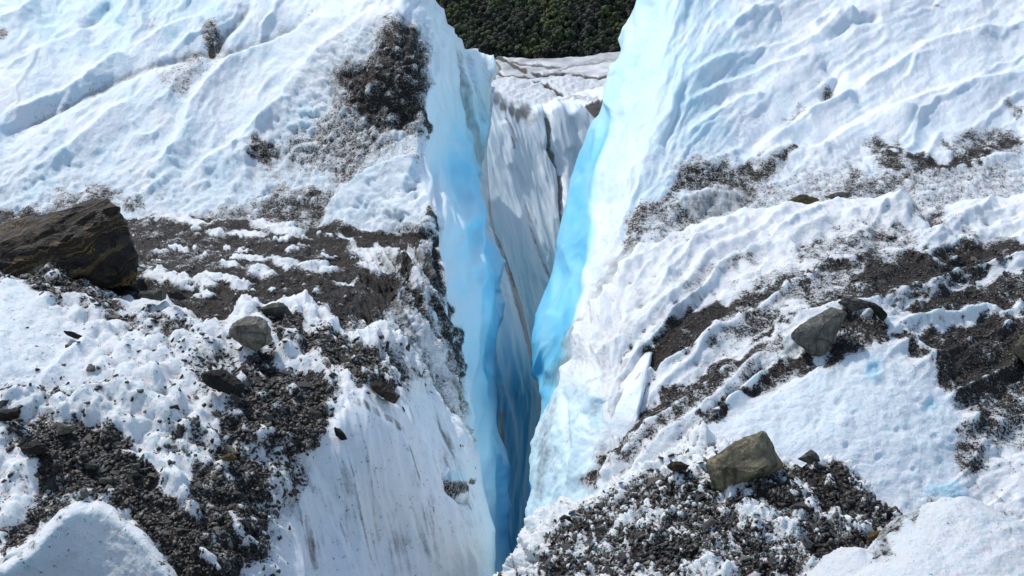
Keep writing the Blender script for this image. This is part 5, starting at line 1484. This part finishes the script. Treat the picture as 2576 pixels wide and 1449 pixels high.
WD = Wood()
xs = np.arange(-92, 140, 4.0); ys = np.arange(994, 1150, 4.0)
tx, ty = np.meshgrid(xs, ys); tx = (tx + rt.normal(size=tx.shape) * 1.1).ravel(); ty = (ty + rt.normal(size=ty.shape) * 1.1).ravel()
tz = hill_z(tx, ty)
patch = fbm(tx / 26, ty / 26, 0, 3, 905)
for i in range(len(tx)):
    hgt = (5.0 + 4.2 * rt.random()) * (1 - .3 * (ty[i] < 1000))
    m = 1.3 * patch[i] + .25 * rt.normal()
    if m > .42: c = np.array([.085, .098, .038])
    elif m > .0: c = np.array([.056, .076, .036])
    elif m > -.35: c = np.array([.038, .052, .030])
    else: c = np.array([.056, .052, .042])
    c = c * (.55 + .55 * rt.random())
    WD.add(crowns[int(rt.integers(10))], np.array([hgt * .95, hgt * .95, hgt]), np.array([tx[i], ty[i], tz[i] - .4]), c)
wood = WD.build('forest', True)
wood['label'] = 'dense dark green wood covering the far hillside'; wood['category'] = 'forest'

WD = Wood()
for i in range(900):
    x, y = rt.uniform(-90, 140), 975 + 20 * rt.random()
    hgt = 1.3 + 1.6 * rt.random()
    c = [np.array([.085, .070, .022]), np.array([.06, .066, .02]), np.array([.07, .048, .024])][int(rt.integers(3))] * (.6 + .7 * rt.random())
    WD.add(crowns[int(rt.integers(10))], np.array([hgt * 1.2, hgt * 1.2, hgt]), np.array([x, y, float(hill_z(np.array(x), np.array(y))) - .2]), c)
sh = WD.build('shrubs', True)
sh['label'] = 'olive brown scrub along the foot of the far hill'; sh['category'] = 'scrub'

# spruces standing out of the wood, each a tree of its own
r = np.random.default_rng(41); pts = []
for lv in np.linspace(.12, .99, 22):
    rad = .15 * (1 - lv) ** .85 + .012
    m = max(4, int(15 * (1 - lv) + 3)); a = r.random(m) * 6.283
    pts.append(np.stack([np.cos(a) * rad * (.4 + .7 * r.random(m)), np.sin(a) * rad * (.4 + .7 * r.random(m)), lv + .02 * r.normal(size=m)], -1))
Q = quads_at(np.concatenate(pts), .045, r).reshape(-1, 3)
cme = link_mesh('crown', Q, np.arange(len(Q)).reshape(-1, 4), LEAF, smooth=False)
cattr(cme, 'tint', np.tile(np.array([.018, .027, .018]), (len(Q), 1)) * np.repeat(.7 + .6 * r.random((len(Q) // 4, 1)), 4, 0))
ang = np.linspace(0, 6.283, 7)[:-1]; TV = []
for z_, rr in ((0, .016), (.35, .011), (.75, .006), (.97, .002)): TV += [(math.cos(a) * rr, math.sin(a) * rr, z_) for a in ang]
TF = [(i * 6 + j, i * 6 + (j + 1) % 6, i * 6 + 6 + (j + 1) % 6, i * 6 + 6 + j) for i in range(3) for j in range(6)]
tme = link_mesh('trunk', TV, TF, BARK)
first = True
for k in range(150):
    x = rt.uniform(-56, 96)
    y = 990 + 12 * rt.random() if k < 44 else 1000 + 75 * rt.random()
    hgt = 7.5 + 5 * rt.random()
    e = bpy.data.objects.new('spruce_tree', None); COL.objects.link(e)
    e.location = (x, y, float(hill_z(np.array(x), np.array(y))) - .3); e.scale = (hgt, hgt, hgt); e.rotation_euler = (0, 0, rt.random() * 6.28)
    lowrow = y < 1002
    e['label'] = 'dark spruce in the row along the foot of the far hill' if lowrow else 'dark spruce rising out of the wood on the far hillside'
    e['category'] = 'tree'; e['group'] = 'spruces at the foot of the far hill' if lowrow else 'spruces scattered in the hillside wood'
    for src in (cme, tme):
        c = src if first else src.copy()
        if not first: COL.objects.link(c)
        c.parent = e
    first = False

# ------------------------------------------------------------------ camera, sun, sky
cam = bpy.data.cameras.new('camera'); co_ = bpy.data.objects.new('camera', cam); COL.objects.link(co_)
cam.sensor_width = 36; cam.lens = 36 * F / W
cam.clip_start = .1; cam.clip_end = 6000
co_.location = (0, 0, CAMZ); co_.rotation_euler = (math.pi / 2 - PITCH, 0, 0)
SC.camera = co_

SUN_EL, SUN_AZ = 52.0, -42.0            # azimuth clockwise from the viewing direction (+Y)
se, sa = math.radians(SUN_EL), math.radians(SUN_AZ)
sdir = Vector((math.cos(se) * math.sin(sa), math.cos(se) * math.cos(sa), math.sin(se)))
sun = bpy.data.lights.new('sun', 'SUN'); so = bpy.data.objects.new('sun', sun); COL.objects.link(so)
sun.energy = 2.7; sun.angle = math.radians(1.0); sun.color = (1, .965, .925)
so.rotation_euler = sdir.to_track_quat('Z', 'Y').to_euler(); so.location = (-30, 20, 40)

wd = bpy.data.worlds.new('World'); SC.world = wd; wd.use_nodes = True
nt = wd.node_tree; bg = nt.nodes['Background']
sky = nt.nodes.new('ShaderNodeTexSky'); sky.sky_type = 'NISHITA'; sky.sun_disc = False
sky.sun_elevation = se; sky.sun_rotation = sa
sky.altitude = 500; sky.air_density = 1.0; sky.dust_density = 1.6; sky.ozone_density = .1
nt.links.new(sky.outputs[0], bg.inputs[0]); bg.inputs[1].default_value = .15

vs = SC.view_settings
SC.display_settings.display_device = 'sRGB'
vs.view_transform = 'Standard'; vs.look = 'None'; vs.exposure = .24; vs.gamma = 1; vs.use_curve_mapping = False
SC.cycles.max_bounces = 10; SC.cycles.diffuse_bounces = 6; SC.cycles.glossy_bounces = 3
SC.cycles.use_denoising = True
